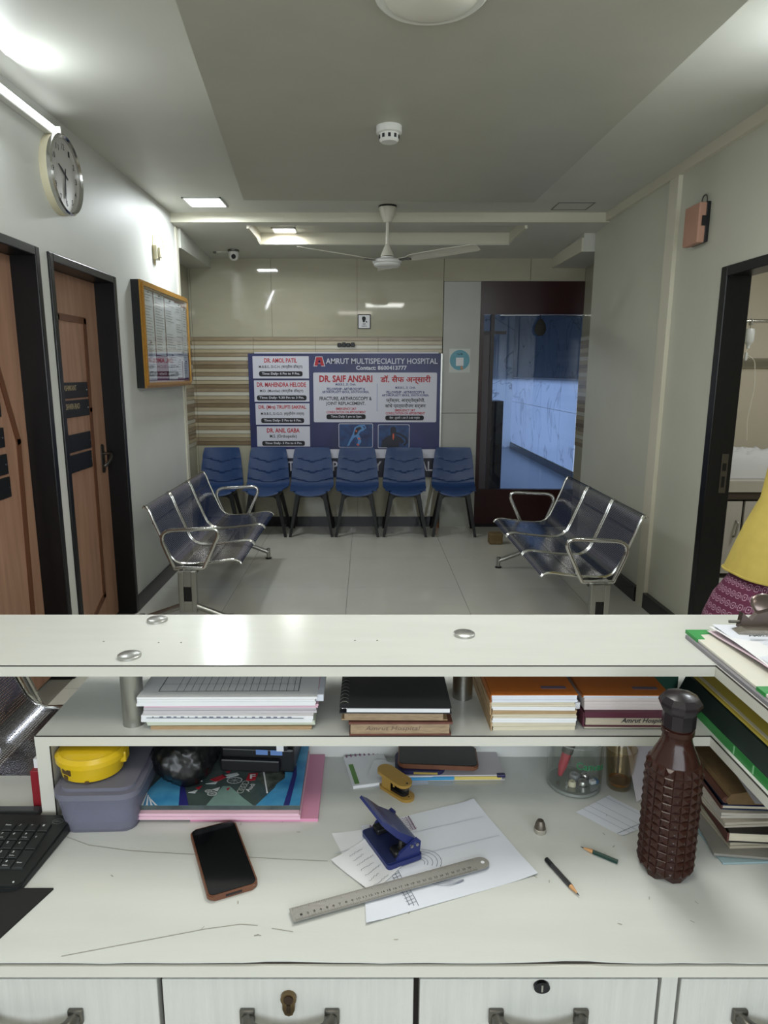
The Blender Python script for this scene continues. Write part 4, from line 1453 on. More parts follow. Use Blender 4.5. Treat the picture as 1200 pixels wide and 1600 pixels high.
bm = BM(); prism(bm, [(W_ - .037 + .019 * math.cos(a), .125 + .024 * math.sin(a)) for a in [2 * math.pi * i / 28 for i in range(28)]], .0085, .0092)
obj('round_seal', bm, mat('cover_cream', '#c9b49c', .4), t)
bm = BM(); quads(bm, [(W_ - .048, W_ - .029, .115, .137)], .0094)
obj('seal_band', bm, mat('cover_red', '#a32a35', .3), t)
text('CALENDAR', .019, .006, PAPER, t, Mflat(W_ - .0385, .126, .0096, R(80)), .02)

t = thing('plastic_bag', 'crumpled black plastic bag bundle under the shelf', 'bag', (-.326, 1.130, DZ + .0275))
bm = BM()
bmesh.ops.create_icosphere(bm, subdivisions=5, radius=1)
from mathutils import noise as mnoise
for v in bm.verts:
    p = v.co.copy()
    f = 1 + .14 * mnoise.noise(p * 1.7) + .09 * abs(mnoise.noise(Vector((p.x * 3, p.y * 3, p.z * 1.2 + 5)))) + .012 * mnoise.noise(p * 5)
    k = mnoise.noise(Vector((p.x * 6, p.y * 6, p.z * .8)))
    f += .045 * (1 - abs(k)) ** 4
    v.co = Vector((p.x * .057 * f, p.y * .060 * f, max(-.045, p.z * .050 * f) + .045))
obj('bag', bm, mat('black_polythene', '#0d0e10', .3), t, True)

t = thing('black_device', 'black ridged plastic device with blue and white labels under the shelf', 'device', (-.214, 1.185, DZ + .0275), R(-4))
bm = BM(); box(bm, -.052, .085, -.045, .045, 0, .048, r=.005); box(bm, -.05, .075, -.052, .045, .048, .060, r=.003); box(bm, -.05, .06, -.056, -.045, .006, .03, r=.003)
obj('body', bm, BLACKPL, t)
for x0, x1, m in ((.015, .037, mat('label_blue', '#5f7fb5', .5)), (.042, .064, mat('label_blue', '#5f7fb5', .5)), (.055, .068, PAPER)):
    up = .014 if m is PAPER else 0
    obj('label', bx(x0, x1, -.0535 if up else -.0465, -.052 if up else -.045, .036 + up * .9, .046 + up), m, t)

# notepad, slips, diary with a phone on it
t = thing('notepad', 'small white notepad with a green strip under loose slips', 'notepad', (.005, 1.185, DZ), R(12))
obj('pages', bx(-.04, .04, -.05, .05, 0, .006), PAPER, t)
bm = BM(); quads(bm, [(-.036, -.027, -.045, .02)], .0063)
obj('green_strip', bm, mat('strip_green', '#55803a', .5), t)
bm = BM()
for k in range(9): box(bm, -.036 + .009 * k, -.033 + .009 * k, .045, .052, .003, .0072)
obj('binding', bm, INKP, t)
for k, (x, y, a, w2, d2, m, l) in enumerate(((.045, 1.175, -14, .075, .055, PAPER, 'loose white slip lying half on the notepad'),
                                          (.065, 1.150, 6, .10, .03, PAPERB, 'folded lilac paper strip between the yellow stapler and diary'))):
    t = thing('paper_slip', l, 'paper', (x, y, DZ + .0064 * (1 - k)), R(a))
    bm = BM()
    n = 8
    rows = [[bm.verts.new((-w2 / 2 + w2 * i / n, v, .001 + .004 * (math.sin(i * .9 + k) ** 2) * (v > 0))) for i in range(n + 1)] for v in (-d2 / 2, 0, d2 / 2)]
    for p, q in zip(rows, rows[1:]):
        for i in range(n): bm.faces.new((p[i], p[i + 1], q[i + 1], q[i]))
    obj('sheet', bm, m, t, True)
t = thing('diary', 'grey diary with blue and yellow front edge lying under the brown phone', 'diary', (.155, 1.190, DZ), R(1))
obj('pages', bx(-.085, .10, -.035, .045, .0015, .009), PAPER, t)
bm = BM(); box(bm, -.09, .105, -.036, .045, 0, .0015); box(bm, -.085, .105, -.036, .045, .009, .011)
obj('cover', bm, PAPERG, t)
bm = BM(); box(bm, -.085, -.03, -.0375, -.035, .002, .007)
box(bm, -.03, .01, -.0375, -.035, .002, .008)
obj('blue_edge', bm, mat('edge_blue', '#3f8fbd', .4), t)
obj('yellow_edge', bx(.01, .098, -.0375, -.035, .002, .008), mat('edge_yellow', '#c9b768', .5), t)
obj('corner', bx(.09, .106, -.038, -.030, .006, .0115, r=.001), mat('corner_navy', '#23204a', .4), t)
t = thing('pouch', 'dark blue pouch end sticking out under the brown phone', 'pouch', (.10, 1.175, DZ + .0112), R(-3))
bm = BM(); prism(bm, rrect(-.045, .05, -.02, .05, .02), 0, .008)
obj('body', bm, mat('pouch_navy', '#23254a', .5), t, True)
obj('trim', bx(-.01, .035, -.0212, -.019, .002, .006), mat('trim_ochre', '#9a8640', .6), t)
t = thing('phone', 'black phone in brown case lying on the diary under the shelf', 'phone', (.138, 1.196, DZ + .0195), R(-4))


def phone_parts(t, hw, hl, th, cas):
    bm = BM(); prism(bm, rrect(-hw, hw, -hl, hl, .010, 5), 0, th)
    bmesh.ops.bevel(bm, geom=[e for e in bm.edges if abs(e.verts[0].co.z - e.verts[1].co.z) < 1e-6], offset=.0018, segments=2, affect='EDGES')
    obj('case', bm, cas, t, True)
    bm = BM(); prism(bm, rrect(-hw + .0025, hw - .0025, -hl + .0025, hl - .0025, .0085, 5), th, th + .0008)
    obj('screen', bm, mat('phone_screen', '#0c0d0f', .13), t)
    return t


CASE = mat('case_brown', '#6b4431', .4, var=.2, vscale=30)
phone_parts(t, .076, .037, .0085, CASE)
t = thing('phone', 'black phone in a worn brown case lying alone on the open desk', 'phone', (-.2255, .940, DZ), R(23.5))
phone_parts(t, .0375, .0805, .0085, CASE)
bm = BM(); box(bm, -.012, .012, -.0812, -.0803, .003, .006)
obj('port', bm, INK, t)
bm = BM(); quads(bm, [(-.030, .030, .064, .0765)], .00935)
obj('status_bar', bm, mat('screen_grey', '#1b1d20', .2), t)

# stapler
t = thing('stapler', 'small mustard yellow stapler standing open on the desk', 'stapler', (.056, 1.118, DZ), R(-47))
t.scale = (.88, .88, .88)
MUST = mat('mustard_plastic', '#a88540', .35, var=.1)
bm = BM(); prism(bm, rrect(-.044, .044, -.017, .017, .0168, 6), 0, .006)
obj('base', bm, MUST, t, True)
bm = BM(); prism(bm, rrect(-.036, .030, -.011, .011, .010, 4), .006, .0115)
obj('anvil', bm, BLACKPL, t)
bm = BM()
bx_ = prism(bm, rrect(-.050, .036, -.0185, .0185, .0183, 6), 0, .006)
bmesh.ops.transform(bm, matrix=Matrix.Translation((0, 0, .030)) @ Matrix.Rotation(R(4), 4, 'Y'), verts=bm.verts[:])
obj('arm', bm, MUST, t, True)
bm = BM()
for s in (-1, 1):
    box(bm, -.030, -.006, s * .013 - .001, s * .013 + .001, .006, .032)
    box(bm, .0, .004, s * .011 - .001, s * .011 + .001, .018, .031)
obj('bracket', bm, MUST, t)
bm = BM(); box(bm, -.03, .030, -.006, .006, .018, .024)
obj('magazine', bm, STEELD, t)
bm = BM(); lathe(bm, [(0, .0064), (.0018, .0064), (.0018, .006)], 10, (.034, 0, 0)); lathe(bm, [(0, .0345), (.0022, .0345), (.0022, .032)], 10, (.029, 0, 0))
obj('rivet', bm, INK, t)

# two-hole punch
PN = mat('punch_blue', '#20295c', .32, bump=.05)
t = thing('hole_punch', 'dark blue two-hole punch standing on the papers', 'hole punch', (.038, .968, DZ + .0022), math.atan2(.995 - .918, -.007 - .031) + math.pi)
# local: x along the long side (towards the viewer), y to the right
bm = BM(); prism(bm, rrect(-.047, .047, -.028, .034, .006), 0, .008)
obj('base', bm, PN, t, True)
bm = BM(); prism(bm, rrect(-.043, .043, -.0265, .030, .004), .008, .0095)
obj('deck', bm, mat('punch_deck', '#232a4d', .4), t)
for s in (-1, 1):
    bm = BM()
    prism(bm, [(-.012, .008), (.030, .008), (.032, .030), (.026, .036), (.014, .030), (-.004, .020)], s * .041 - .0025, s * .041 + .0025, lambda u, v, q: (q, u, v))
    obj('cheek', bm, PN, t)
    for dy in (.015, .025):
        bm = BM(); tube(bm, [(s * .0435, dy, .027), (s * .0455, dy, .027)], .0028, 10)
        obj('rivet', bm, CHROME, t)
    bm = BM(); lathe(bm, [(0, .008), (.006, .008), (.006, .022), (.0035, .023), (.0035, .032), (0, .032)], 14, (s * .030, .004, 0))
    obj('punch_pin', bm, STEELD, t, True)
    bm = BM(); box(bm, s * .030 - .010, s * .030 + .010, -.012, .012, .0095, .020, r=.003)
    obj('pin_block', bm, BLACKPL, t)
bm = BM()
prism(bm, [(.030, .028), (.022, .035), (-.002, .052), (-.022, .072), (-.033, .080), (-.036, .077), (-.028, .066), (-.008, .044), (.012, .026), (.028, .022)], -.037, .037, lambda u, v, q: (q, u, v))
obj('lever', bm, PN, t)

# papers under the punch
def sheet(t, name, quad, z0, m, curl=.002, n=10, seed=0):
    q = [Vector((x, y, 0)) for x, y in quad]
    bm = BM()
    rows = []
    for j in range(n + 1):
        v = j / n
        r = []
        for i in range(n + 1):
            u = i / n
            p = (q[0] * (1 - u) + q[1] * u) * (1 - v) + (q[3] * (1 - u) + q[2] * u) * v
            e = max(0, abs(u - .5) * 2 - .75) * 4 * max(0, abs(v - .5) * 2 - .5) * 2
            h = z0 + curl * e + .0005 * (1 + math.sin(6 * u + 4 * v + seed))
            r.append(bm.verts.new((p.x, p.y, h)))
        rows.append(r)
    for a, b in zip(rows, rows[1:]):
        for i in range(n): bm.faces.new((a[i], a[i + 1], b[i + 1], b[i]))
    return obj(name, bm, m, t, True)


t = thing('letter_sheet', 'large folded white sheet with pencil drawings under ruler and punch', 'paper', (0, 0, DZ))
sheet(t, 'sheet', [(.0, .812), (.262, .908), (.193, 1.094), (-.008, 1.02)], .0002, PAPERB, .003)
U = Vector((.262, .096)).normalized(); V = Vector((-U.y, U.x))


def on(u, v):
    p = Vector((.0, .812)) + U * u + V * v
    return (p.x, p.y)


bm = BM()
for k in range(3):
    a = [on(.070 + .001 * math.sin(i), .01 + .013 * i + k * .0) for i in range(12)]
    ribbon(bm, [(x + .005 * k * 1.3, y) for x, y in a], .0009, .0018)
for i in range(24): ribbon(bm, [on(.068, .012 + .0062 * i), on(.082, .014 + .0062 * i)], .0008, .0018)
for rr in (.010, .014, .020, .026, .031):
    ribbon(bm, [on(.115 + rr * 1.3 * math.cos(a), .085 + rr * math.sin(a)) for a in [R(-40 + 12 * i) for i in range(18)]], .0008, .0018)
for k in range(4):
    ribbon(bm, [on(.095 + .012 * i, .055 - .004 * i + .006 * math.sin(i + k * .4) - .003 * k) for i in range(7)], .0008, .0018)
ribbon(bm, [on(*p) for p in ((.088, .118), (.084, .135), (.098, .150), (.113, .138), (.111, .120), (.098, .114), (.088, .118))], .0010, .0018)
for rr in (.003, .006):
    ribbon(bm, [on(.099 + rr * math.cos(a), .132 + rr * math.sin(a)) for a in [2 * math.pi * i / 14 for i in range(15)]], .0009, .0018)
obj('pencil_drawing', bm, INKG, t)
bm = BM()
for u0, u1 in ((.075, .098), (.112, .150)):
    for i in range(9):
        ribbon(bm, [on(u0 + (u1 - u0) * j / 12, .160 + .004 * i + rnd.uniform(-.0015, .0015)) for j in range(13)], .0008, .0018)
    for i in range(6):
        u = u0 + (u1 - u0) * rnd.random(); ribbon(bm, [on(u, .160), on(u + .002, .196)], .0008, .0018)
obj('purple_scribble', bm, INKP, t)
bm = BM()
for v in (.098, .150): ribbon(bm, [on(.0, v), on(.13, v + .004), on(.27, v)], .0009, .0018)
obj('fold_crease', bm, mat('paper_crease', '#aeb4c2', .8), t)
t = thing('scribbled_note', 'small white note with pencil handwriting beside the ruler', 'paper', (0, 0, DZ + .0016))
sheet(t, 'sheet', [(-.055, .936), (.010, .868), (.060, .93), (.002, .99)], .0003, PAPER, .002, seed=2)
bm = BM()
for k in range(7):
    p0 = Vector((-.026 + .011 * k * .55, .945 - .0105 * k)); dirv = Vector((.72, .70))
    pts = [p0 + dirv * (.0022 * i) + Vector((-.7, .7)) * (.0016 * rnd.uniform(-1, 1)) for i in range(rnd.randint(9, 17))]
    ribbon(bm, [(p.x, p.y) for p in pts], .0006, .0016)
obj('handwriting', bm, INKG, t)
t = thing('under_sheet', 'white sheet with faint print at the left under the note and punch', 'paper', (0, 0, DZ + .00005))
sheet(t, 'sheet', [(-.057, 1.003), (-.035, .945), (.05, .955), (.03, 1.02)], .0001, PAPER, .001, seed=4)

# steel ruler
t = thing('steel_ruler', 'long steel ruler with engraved scale lying across the papers', 'ruler', (-.105, .8235, DZ + .0045), math.atan2(.109, .295))
bm = BM(); prism(bm, [(0, -.0128), (.300, -.0128)] + [(.302 + .0128 * math.cos(a), .0128 * math.sin(a)) for a in [R(-90 + 15 * i) for i in range(13)]] + [(0, .0128)], 0, .0009)
obj('blade', bm, mat('ruler_steel', '#8d8b86', .42, .4, bump=.15, bscale=200), t)
bm = BM()
for k in range(301):
    l = .0062 if k % 10 == 0 else (.0045 if k % 5 == 0 else .0028)
    quads(bm, [(.004 + .00095 * k, .00425 + .00095 * k, -.0125, -.0125 + l)], .0011)
for k in range(121):
    l = .0058 if k % 10 == 0 else .0032
    quads(bm, [(.004 + .0024 * k, .0043 + .0024 * k, .0125 - l, .0125)], .0011)
obj('graduations', bm, mat('engraving', '#2d2b28', .7), t)
for k in range(1, 30): text(str(k), .0035 if k < 10 else .0055, .0038, mat('engraving', '#2d2b28', .7), t, Mflat(.004 + .0095 * k, -.0038, .0011), .01, 'numeral')
bm = BM(); lathe(bm, [(0, .0011), (.003, .0011), (.003, .0009)], 16, (.305, 0, 0))
obj('hanging_hole', bm, PAPER, t)


# pencils
def pencil(label, a, b, m, cap):
    a, b = Vector(a), Vector(b)
    d = (b - a); L = d.length
    t = thing('pencil', label, 'pencil', (a.x, a.y, DZ + .0036), math.atan2(d.y, d.x), None)
    bm = BM(); tube(bm, [(0, 0, 0), (L - .020, 0, 0)], .0036, 6)
    obj('shaft', bm, m, t)
    bm = BM(); tube(bm, [(L - .020, 0, 0), (L - .005, 0, 0)], [.0035, .0011], 10)
    obj('sharpened_wood', bm, mat('pencil_wood', '#b98a5c', .6), t, True)
    bm = BM(); tube(bm, [(L - .005, 0, 0), (L, 0, 0)], [.0011, .0003], 8)
    obj('lead', bm, INK, t)
    if cap:
        bm = BM(); tube(bm, [(-.004, 0, 0), (.010, 0, 0)], .0039, 10)
        obj('end_band', bm, mat('pencil_band', '#17181b', .3), t, True)


pencil('black pencil pointing toward the desk edge beside the folded sheet', (.284, .934), (.311, .862), mat('pencil_black', '#2b2b2e', .35), True)
pencil('short dark green pencil pointing left beside the brown bottle', (.392, .932), (.345, .967), mat('pencil_green', '#12322b', .35), False)

# metal sharpener / thimble
t = thing('thimble', 'small dull metal thimble standing on the desk', 'thimble', (.290, 1.008, DZ))
bm = BM(); lathe(bm, [(0, 0), (.0100, 0), (.0098, .007), (.0082, .016), (.0055, .0215), (0, .0225)], 18, sx=.95)
obj('cup', bm, mat('thimble_metal', '#6c655c', .4, .7, var=.4, vscale=200), t, True)
bm = BM(); lathe(bm, [(.0101, 0), (.0106, .001), (.0104, .0075), (.0097, .008)], 18, sx=.95)
obj('rim_band', bm, mat('thimble_band', '#a7a298', .4, .5), t, True)

# glass jar with pens
t = thing('glass_jar', 'clear glass jar with green lettering holding odds and ends', 'jar', (.386, 1.143, DZ))
jr = .049
bm = BM(); lathe(bm, [(0, 0), (jr - .004, 0), (jr, .004), (jr + .001, .098), (jr - .0005, .0995), (jr - .002, .098), (jr - .003, .012), (jr - .010, .008), (0, .008)], 40)
obj('glass', bm, GLASS, t, True)
text('Canvas', .050, .015, mat('jar_green', '#1f6b43', .4), t, Matrix.Translation((.012, -(jr + .0016) * 1.0 + 0, .066)) @ Matrix.Rotation(R(90), 4, 'X'), .02, 'lettering', bend=.049)
bm = BM(); tube(bm, [((jr - .0003) * math.cos(a), (jr - .0003) * math.sin(a), .0985) for a in [2 * math.pi * i / 40 for i in range(40)]], .0012, 6, closed=True)
obj('rim', bm, mat('glass_rim', '#8b8f8a', .1, spec=.8), t, True)
bm = BM(); lathe(bm, [(0, .0006), (jr - .005, .0006), (jr - .002, .003), (jr - .0035, .0075), (0, .0078)], 40)
obj('thick_base', bm, mat('glass_base', '#b9bfba', .08, trans=.6, ior=1.2), t, True)
t = thing('marker_pen', 'black and red marker pen leaning in the glass jar', 'marker', (.362, 1.150, DZ + .010))
bm = BM(); tube(bm, [(0, 0, .004), (.004, .002, .020)], [.004, .0075], 12); tube(bm, [(.004, .002, .020), (.012, .004, .048)], [.008, .009], 12)
obj('nib_end', bm, mat('marker_red', '#a33340', .35), t, True)
bm = BM(); tube(bm, [(.012, .004, .048), (.018, .006, .070)], .0105, 14)
obj('sleeve', bm, mat('marker_grey', '#5d5a55', .4, var=.5, vscale=80), t, True)
bm = BM(); tube(bm, [(.018, .006, .070), (.027, .009, .104)], .0118, 14)
obj('cap', bm, mat('marker_black', '#19161d', .35), t, True)
for k, (x, y, r_, m, l) in enumerate(((.398, 1.128, .009, STEEL, 'shiny foil blister cap at the bottom of the jar'), (.378, 1.126, .007, CREAMPL, 'small cream cap at the bottom of the jar'),
                                  (.409, 1.150, .008, CHROME, 'bright metal cap at the back of the jar bottom'), (.390, 1.150, .010, mat('cap_grey', '#84868a', .3), 'grey rubber stopper in the jar'))):
    t = thing('bottle_cap', l, 'cap', (x, y, DZ + .0082), rnd.random())
    bm = BM(); lathe(bm, [(0, 0), (r_, 0), (r_, .006), (r_ * .8, .009), (r_ * .4, .0095), (r_ * .35, .007), (0, .007)], 16)
    obj('cap', bm, m, t, True)
t = thing('eraser', 'small blue and white eraser lying in the jar', 'eraser', (.420, 1.133, DZ + .0082), R(20))
obj('rubber', bx(-.008, .004, -.004, .004, 0, .007, r=.001), PAPER, t)
obj('sleeve', bx(.002, .008, -.0043, .0043, 0, .0074), mat('eraser_blue', '#2f6a9c', .4), t)

t = thing('tea_glass', 'small empty tea glass with brown residue beside the jar', 'glass', (.468, 1.137, DZ))
bm = BM(); lathe(bm, [(0, 0), (.020, 0), (.0215, .002), (.0285, .078), (.0278, .079), (.027, .078), (.0203, .010), (.018, .007), (0, .0065)], 32)
obj('glass', bm, thin_glass('tea_glass', '#f3ecdd'), t, True)
bm = BM(); lathe(bm, [(0, .0068), (.0178, .0072), (.0200, .0105), (.0204, .014), (.018, .011), (0, .0092)], 24)
obj('residue', bm, mat('tea_residue', '#85602f', .3), t, True)

t = thing('printed_card', 'white card printed with ruled lines between jar and bottle', 'card', (0, 0, DZ))
sheet(t, 'card', [(.365, 1.058), (.423, .996), (.500, 1.035), (.440, 1.107)], .0002, PAPERB, .001)
bm = BM()
a, b, c, d = Vector((.365, 1.058)), Vector((.423, .996)), Vector((.500, 1.035)), Vector((.440, 1.107))
for u in (.12, .42, .62, .80): ribbon(bm, [a.lerp(d, 1 - u) * 1.0, b.lerp(c, 1 - u)], .0006, .0017)
ribbon(bm, [b.lerp(a, .10), c.lerp(d, .10)], .0008, .0017)
obj('ruled_lines', bm, INKG, t)
t = thing('leaning_paper', 'blank pale sheet leaning against the panel behind the bottle', 'paper', (0, 0, DZ))
bm = BM()
c4 = [Vector((.482, 1.087, .001)), Vector((.625, 1.135, .052)), Vector((.63, 1.225, .125)), Vector((.487, 1.20, .118))]
rows = [[bm.verts.new((c4[0].lerp(c4[1], u)).lerp(c4[3].lerp(c4[2], u), v) - Vector((0, 0, .012 * v * (1 - v)))) for u in (0, .25, .5, .75, 1)] for v in [i / 6 for i in range(7)]]
for p, q in zip(rows, rows[1:]):
    for i in range(4): bm.faces.new((p[i], p[i + 1], q[i + 1], q[i]))
obj('sheet', bm, mat('paper_lilac', '#b5afb4', .7), t, True)

# brown bottle with a pyramid relief
t = thing('water_bottle', 'translucent brown water bottle with pyramid relief and dark cap', 'bottle', (.462, .925, DZ), R(6))
NB, ROWS = 18, 13
br = .0385


def brad(z):
    if z < .012: return br * (.88 + .12 * math.sin(z / .012 * math.pi / 2))
    if z < .170: return br
    if z < .226:
        u = (z - .170) / .056
        return br + (.0205 - br) * (u * u * (3 - 2 * u))
    return .0205


bm = BM()
zs = [.010 + (.186 - .010) * k / ROWS for k in range(ROWS + 1)]
rings = [[bm.verts.new((brad(z) * math.cos(2 * math.pi * (k) / NB), brad(z) * math.sin(2 * math.pi * k / NB), z)) for k in range(NB)] for z in zs]
for i in range(ROWS):
    zc = (zs[i] + zs[i + 1]) / 2
    for k in range(NB):
        a = 2 * math.pi * (k + .5) / NB
        v4 = [rings[i][k], rings[i][(k + 1) % NB], rings[i + 1][(k + 1) % NB], rings[i + 1][k]]
        cen = sum((q.co for q in v4), Vector()) / 4
        nn = Vector((math.cos(a), math.sin(a), 0))
        ins = [bm.verts.new(q.co.lerp(cen, .10) + nn * .0009) for q in v4]
        ap = bm.verts.new(cen + nn * .0040)
        for s in range(4):
            bm.faces.new((v4[s], v4[(s + 1) % 4], ins[(s + 1) % 4], ins[s]))
            bm.faces.new((ins[s], ins[(s + 1) % 4], ap))
lo = [bm.verts.new((brad(.004) * .98 * (1 - .10 * (k % 3 == 0)) * math.cos(2 * math.pi * k / NB), brad(.004) * .98 * (1 - .10 * (k % 3 == 0)) * math.sin(2 * math.pi * k / NB), .003 * (k % 3 == 0))) for k in range(NB)]
for k in range(NB): bm.faces.new((lo[k], lo[(k + 1) % NB], rings[0][(k + 1) % NB], rings[0][k]))
bm.faces.new(lo[::-1])
up = rings[-1]
for z in (.196, .206, .216, .226, .240):
    r2 = [bm.verts.new((brad(z) * math.cos(2 * math.pi * k / NB), brad(z) * math.sin(2 * math.pi * k / NB), z)) for k in range(NB)]
    for k in range(NB): bm.faces.new((up[k], up[(k + 1) % NB], r2[(k + 1) % NB], r2[k]))
    up = r2
bm.faces.new(up)
BOT = mat('brown_plastic', '#3a201a', .16, trans=.3, ior=1.35, spec=.6)
obj('body', bm, BOT, t, True, flat_angle=28)
CAPM = mat('cap_dark', '#1d171c', .25)
bm = BM(); lathe(bm, [(0, .240), (.0235, .240), (.0235, .262), (.0285, .270), (.0305, .275), (.0300, .279), (.024, .287), (.012, .291), (0, .292)], 10)
obj('cap', bm, CAPM, t, True, flat_angle=20)
bm = BM(); lathe(bm, [(.0212, .228), (.0232, .229), (.0232, .236), (.0212, .237)], 24)
obj('neck_ring', bm, BOT, t, True)

# ------------------------------------------------------------------ right wing: files, clipboards
t = thing('box_file', 'dark green lever file with bright green spine on the right shelf wing', 'file', (.582, .58, SZ1), 0)
bm = BM(); box(bm, .0, .006, 0, .60, .0, .016)
obj('spine', bm, mat('file_green', '#1f7a35', .4, var=.1), t)
for y in (.29, .345, .40): obj('spine_rule', bx(-.0008, 0, y, y + .003, .002, .015), mat('file_rule', '#7cb182', .5), t)
bm = BM()
prism(bm, [(.001, .0165), (.004, .022), (.014, .046), (.20, .056), (.20, .0), (.006, .0)], 0, .60, lambda u, v, y: (u, y, v))
obj('cover', bm, mat('file_dark', '#15231f', .5), t)
t = thing('file', 'dark green flat file at the corner under the yellow folder', 'file', (.545, 1.075, SZ1 + .001), R(0))
obj('cover', bx(.0, .048, .13, .20, 0, .09), mat('file_teal', '#1f4a3c', .5), t)
t = thing('yellow_folder', 'yellow card folder sloping above the dark green file', 'folder', (.598, .60, .956), 0)
bm = BM()
prism(bm, [(0, 0), (.20, .030), (.20, .034), (0, .004)], 0, .56, lambda u, v, y: (u, y, v))
obj('card', bm, mat('folder_yellow', '#b9a545', .55, var=.08), t)
obj('edge_sheet', bx(.004, .01, 0, .55, .0035, .0055), PAPERC, t)

t = thing('clipboard', 'grey clipboard with taped edge lying lower on the right wing', 'clipboard', (.578, .70, TZ1), R(0))
obj('board', bx(0, .25, 0, .465, 0, .007, r=.001), mat('board_grey', '#77757a', .5), t)
t = thing('clipboard', 'white clipboard with green taped corners holding forms and a steel clip', 'clipboard', (.584, .70, TZ1 + .0072), R(0))
obj('board', bx(0, .245, 0, .472, 0, .005, r=.001), mat('board_white', '#c8c6bb', .5), t)
GT = mat('tape_green', '#2a8a40', .45, var=.2, vscale=30)
bm = BM(); prism(bm, [(-.002, .474), (.040, .474), (.040, .455), (.014, .452), (.012, .43), (-.002, .43)], -.0006, .0058)
obj('corner_tape', bm, GT, t)
obj('edge_tape', bx(-.0015, .026, .222, .245, -.0006, .0058), GT, t)
for k, (dx, m) in enumerate(((.029, mat('paper_rose', '#c6b3bd', .7)), (.029, PAPER), (.030, PAPERB))):
    bm = BM(); n = 12
    rows = [[bm.verts.new((dx + .004 * k + (.21 - dx) * u + .012 * math.sin(v * 3) * (1 - u), .46 - .44 * v, .006 + .0035 * (k + 1) + .006 * math.sin(v * 4 + k) ** 2 * (1 - u))) for u in (0, .2, .5, 1)] for v in [i / n for i in range(n + 1)]]
    for p, q in zip(rows, rows[1:]):
        for i in range(3): bm.faces.new((p[i], p[i + 1], q[i + 1], q[i]))
    f = obj('form', bm, m, t, True)
text('AMRUT HOSPITAL', .10, .008, INK, t, Mflat(.118, .398, .0245, 0), .03)
bm = BM()
for i in range(22):
    quads(bm, [(.072, .200, .375 - .014 * i, .3756 - .014 * i)], .0245)
    if rnd.random() < .8:
        pts = [(.078 + .004 * j, .379 - .014 * i + rnd.uniform(-.002, .002)) for j in range(rnd.randint(8, 26))]
        ribbon(bm, pts, .0006, .0247)
obj('form_print', bm, INKG, t)
BC = mat('clip_bronze', '#6e625d', .3, .9)
bm = BM()
prism(bm, [(.085, .0), (.085, .008), (.100, .012), (.200, .012), (.215, .008), (.215, 0)], .418, .440, lambda u, v, y: (u, y, .014 + v))
for v in bm.verts: v.co.x -= .022
cl = obj('clip', bm, mat('clip_steel', '#9c968c', .35, .8, var=.2, vscale=80), t)
bm = BM()
prism(bm, [(.098, .0), (.102, .028), (.118, .014), (.128, .026), (.150, .032), (.172, .026), (.182, .014), (.198, .028), (.202, .0)], .440, .452, lambda u, v, y: (u, y, .022 + v))
for v in bm.verts: v.co.x -= .022
obj('clip_spring', bm, BC, cl)
bm = BM()
lathe(bm, [(0, 0), (.010, .001), (.020, .010), (.024, .022), (.020, .034), (.008, .040), (0, .041)], 20, (0, 0, 0), sy=.35)
bmesh.ops.transform(bm, matrix=Matrix.Translation((.128, .452, .040)) @ Matrix.Rotation(R(-30), 4, 'X'), verts=bm.verts[:])
obj('clip_tab', bm, BC, cl, True)
bm = BM(); tube(bm, [(.060, .446, .032), (.196, .446, .032)], .003, 8)
obj('hinge_pin', bm, STEELD, cl)

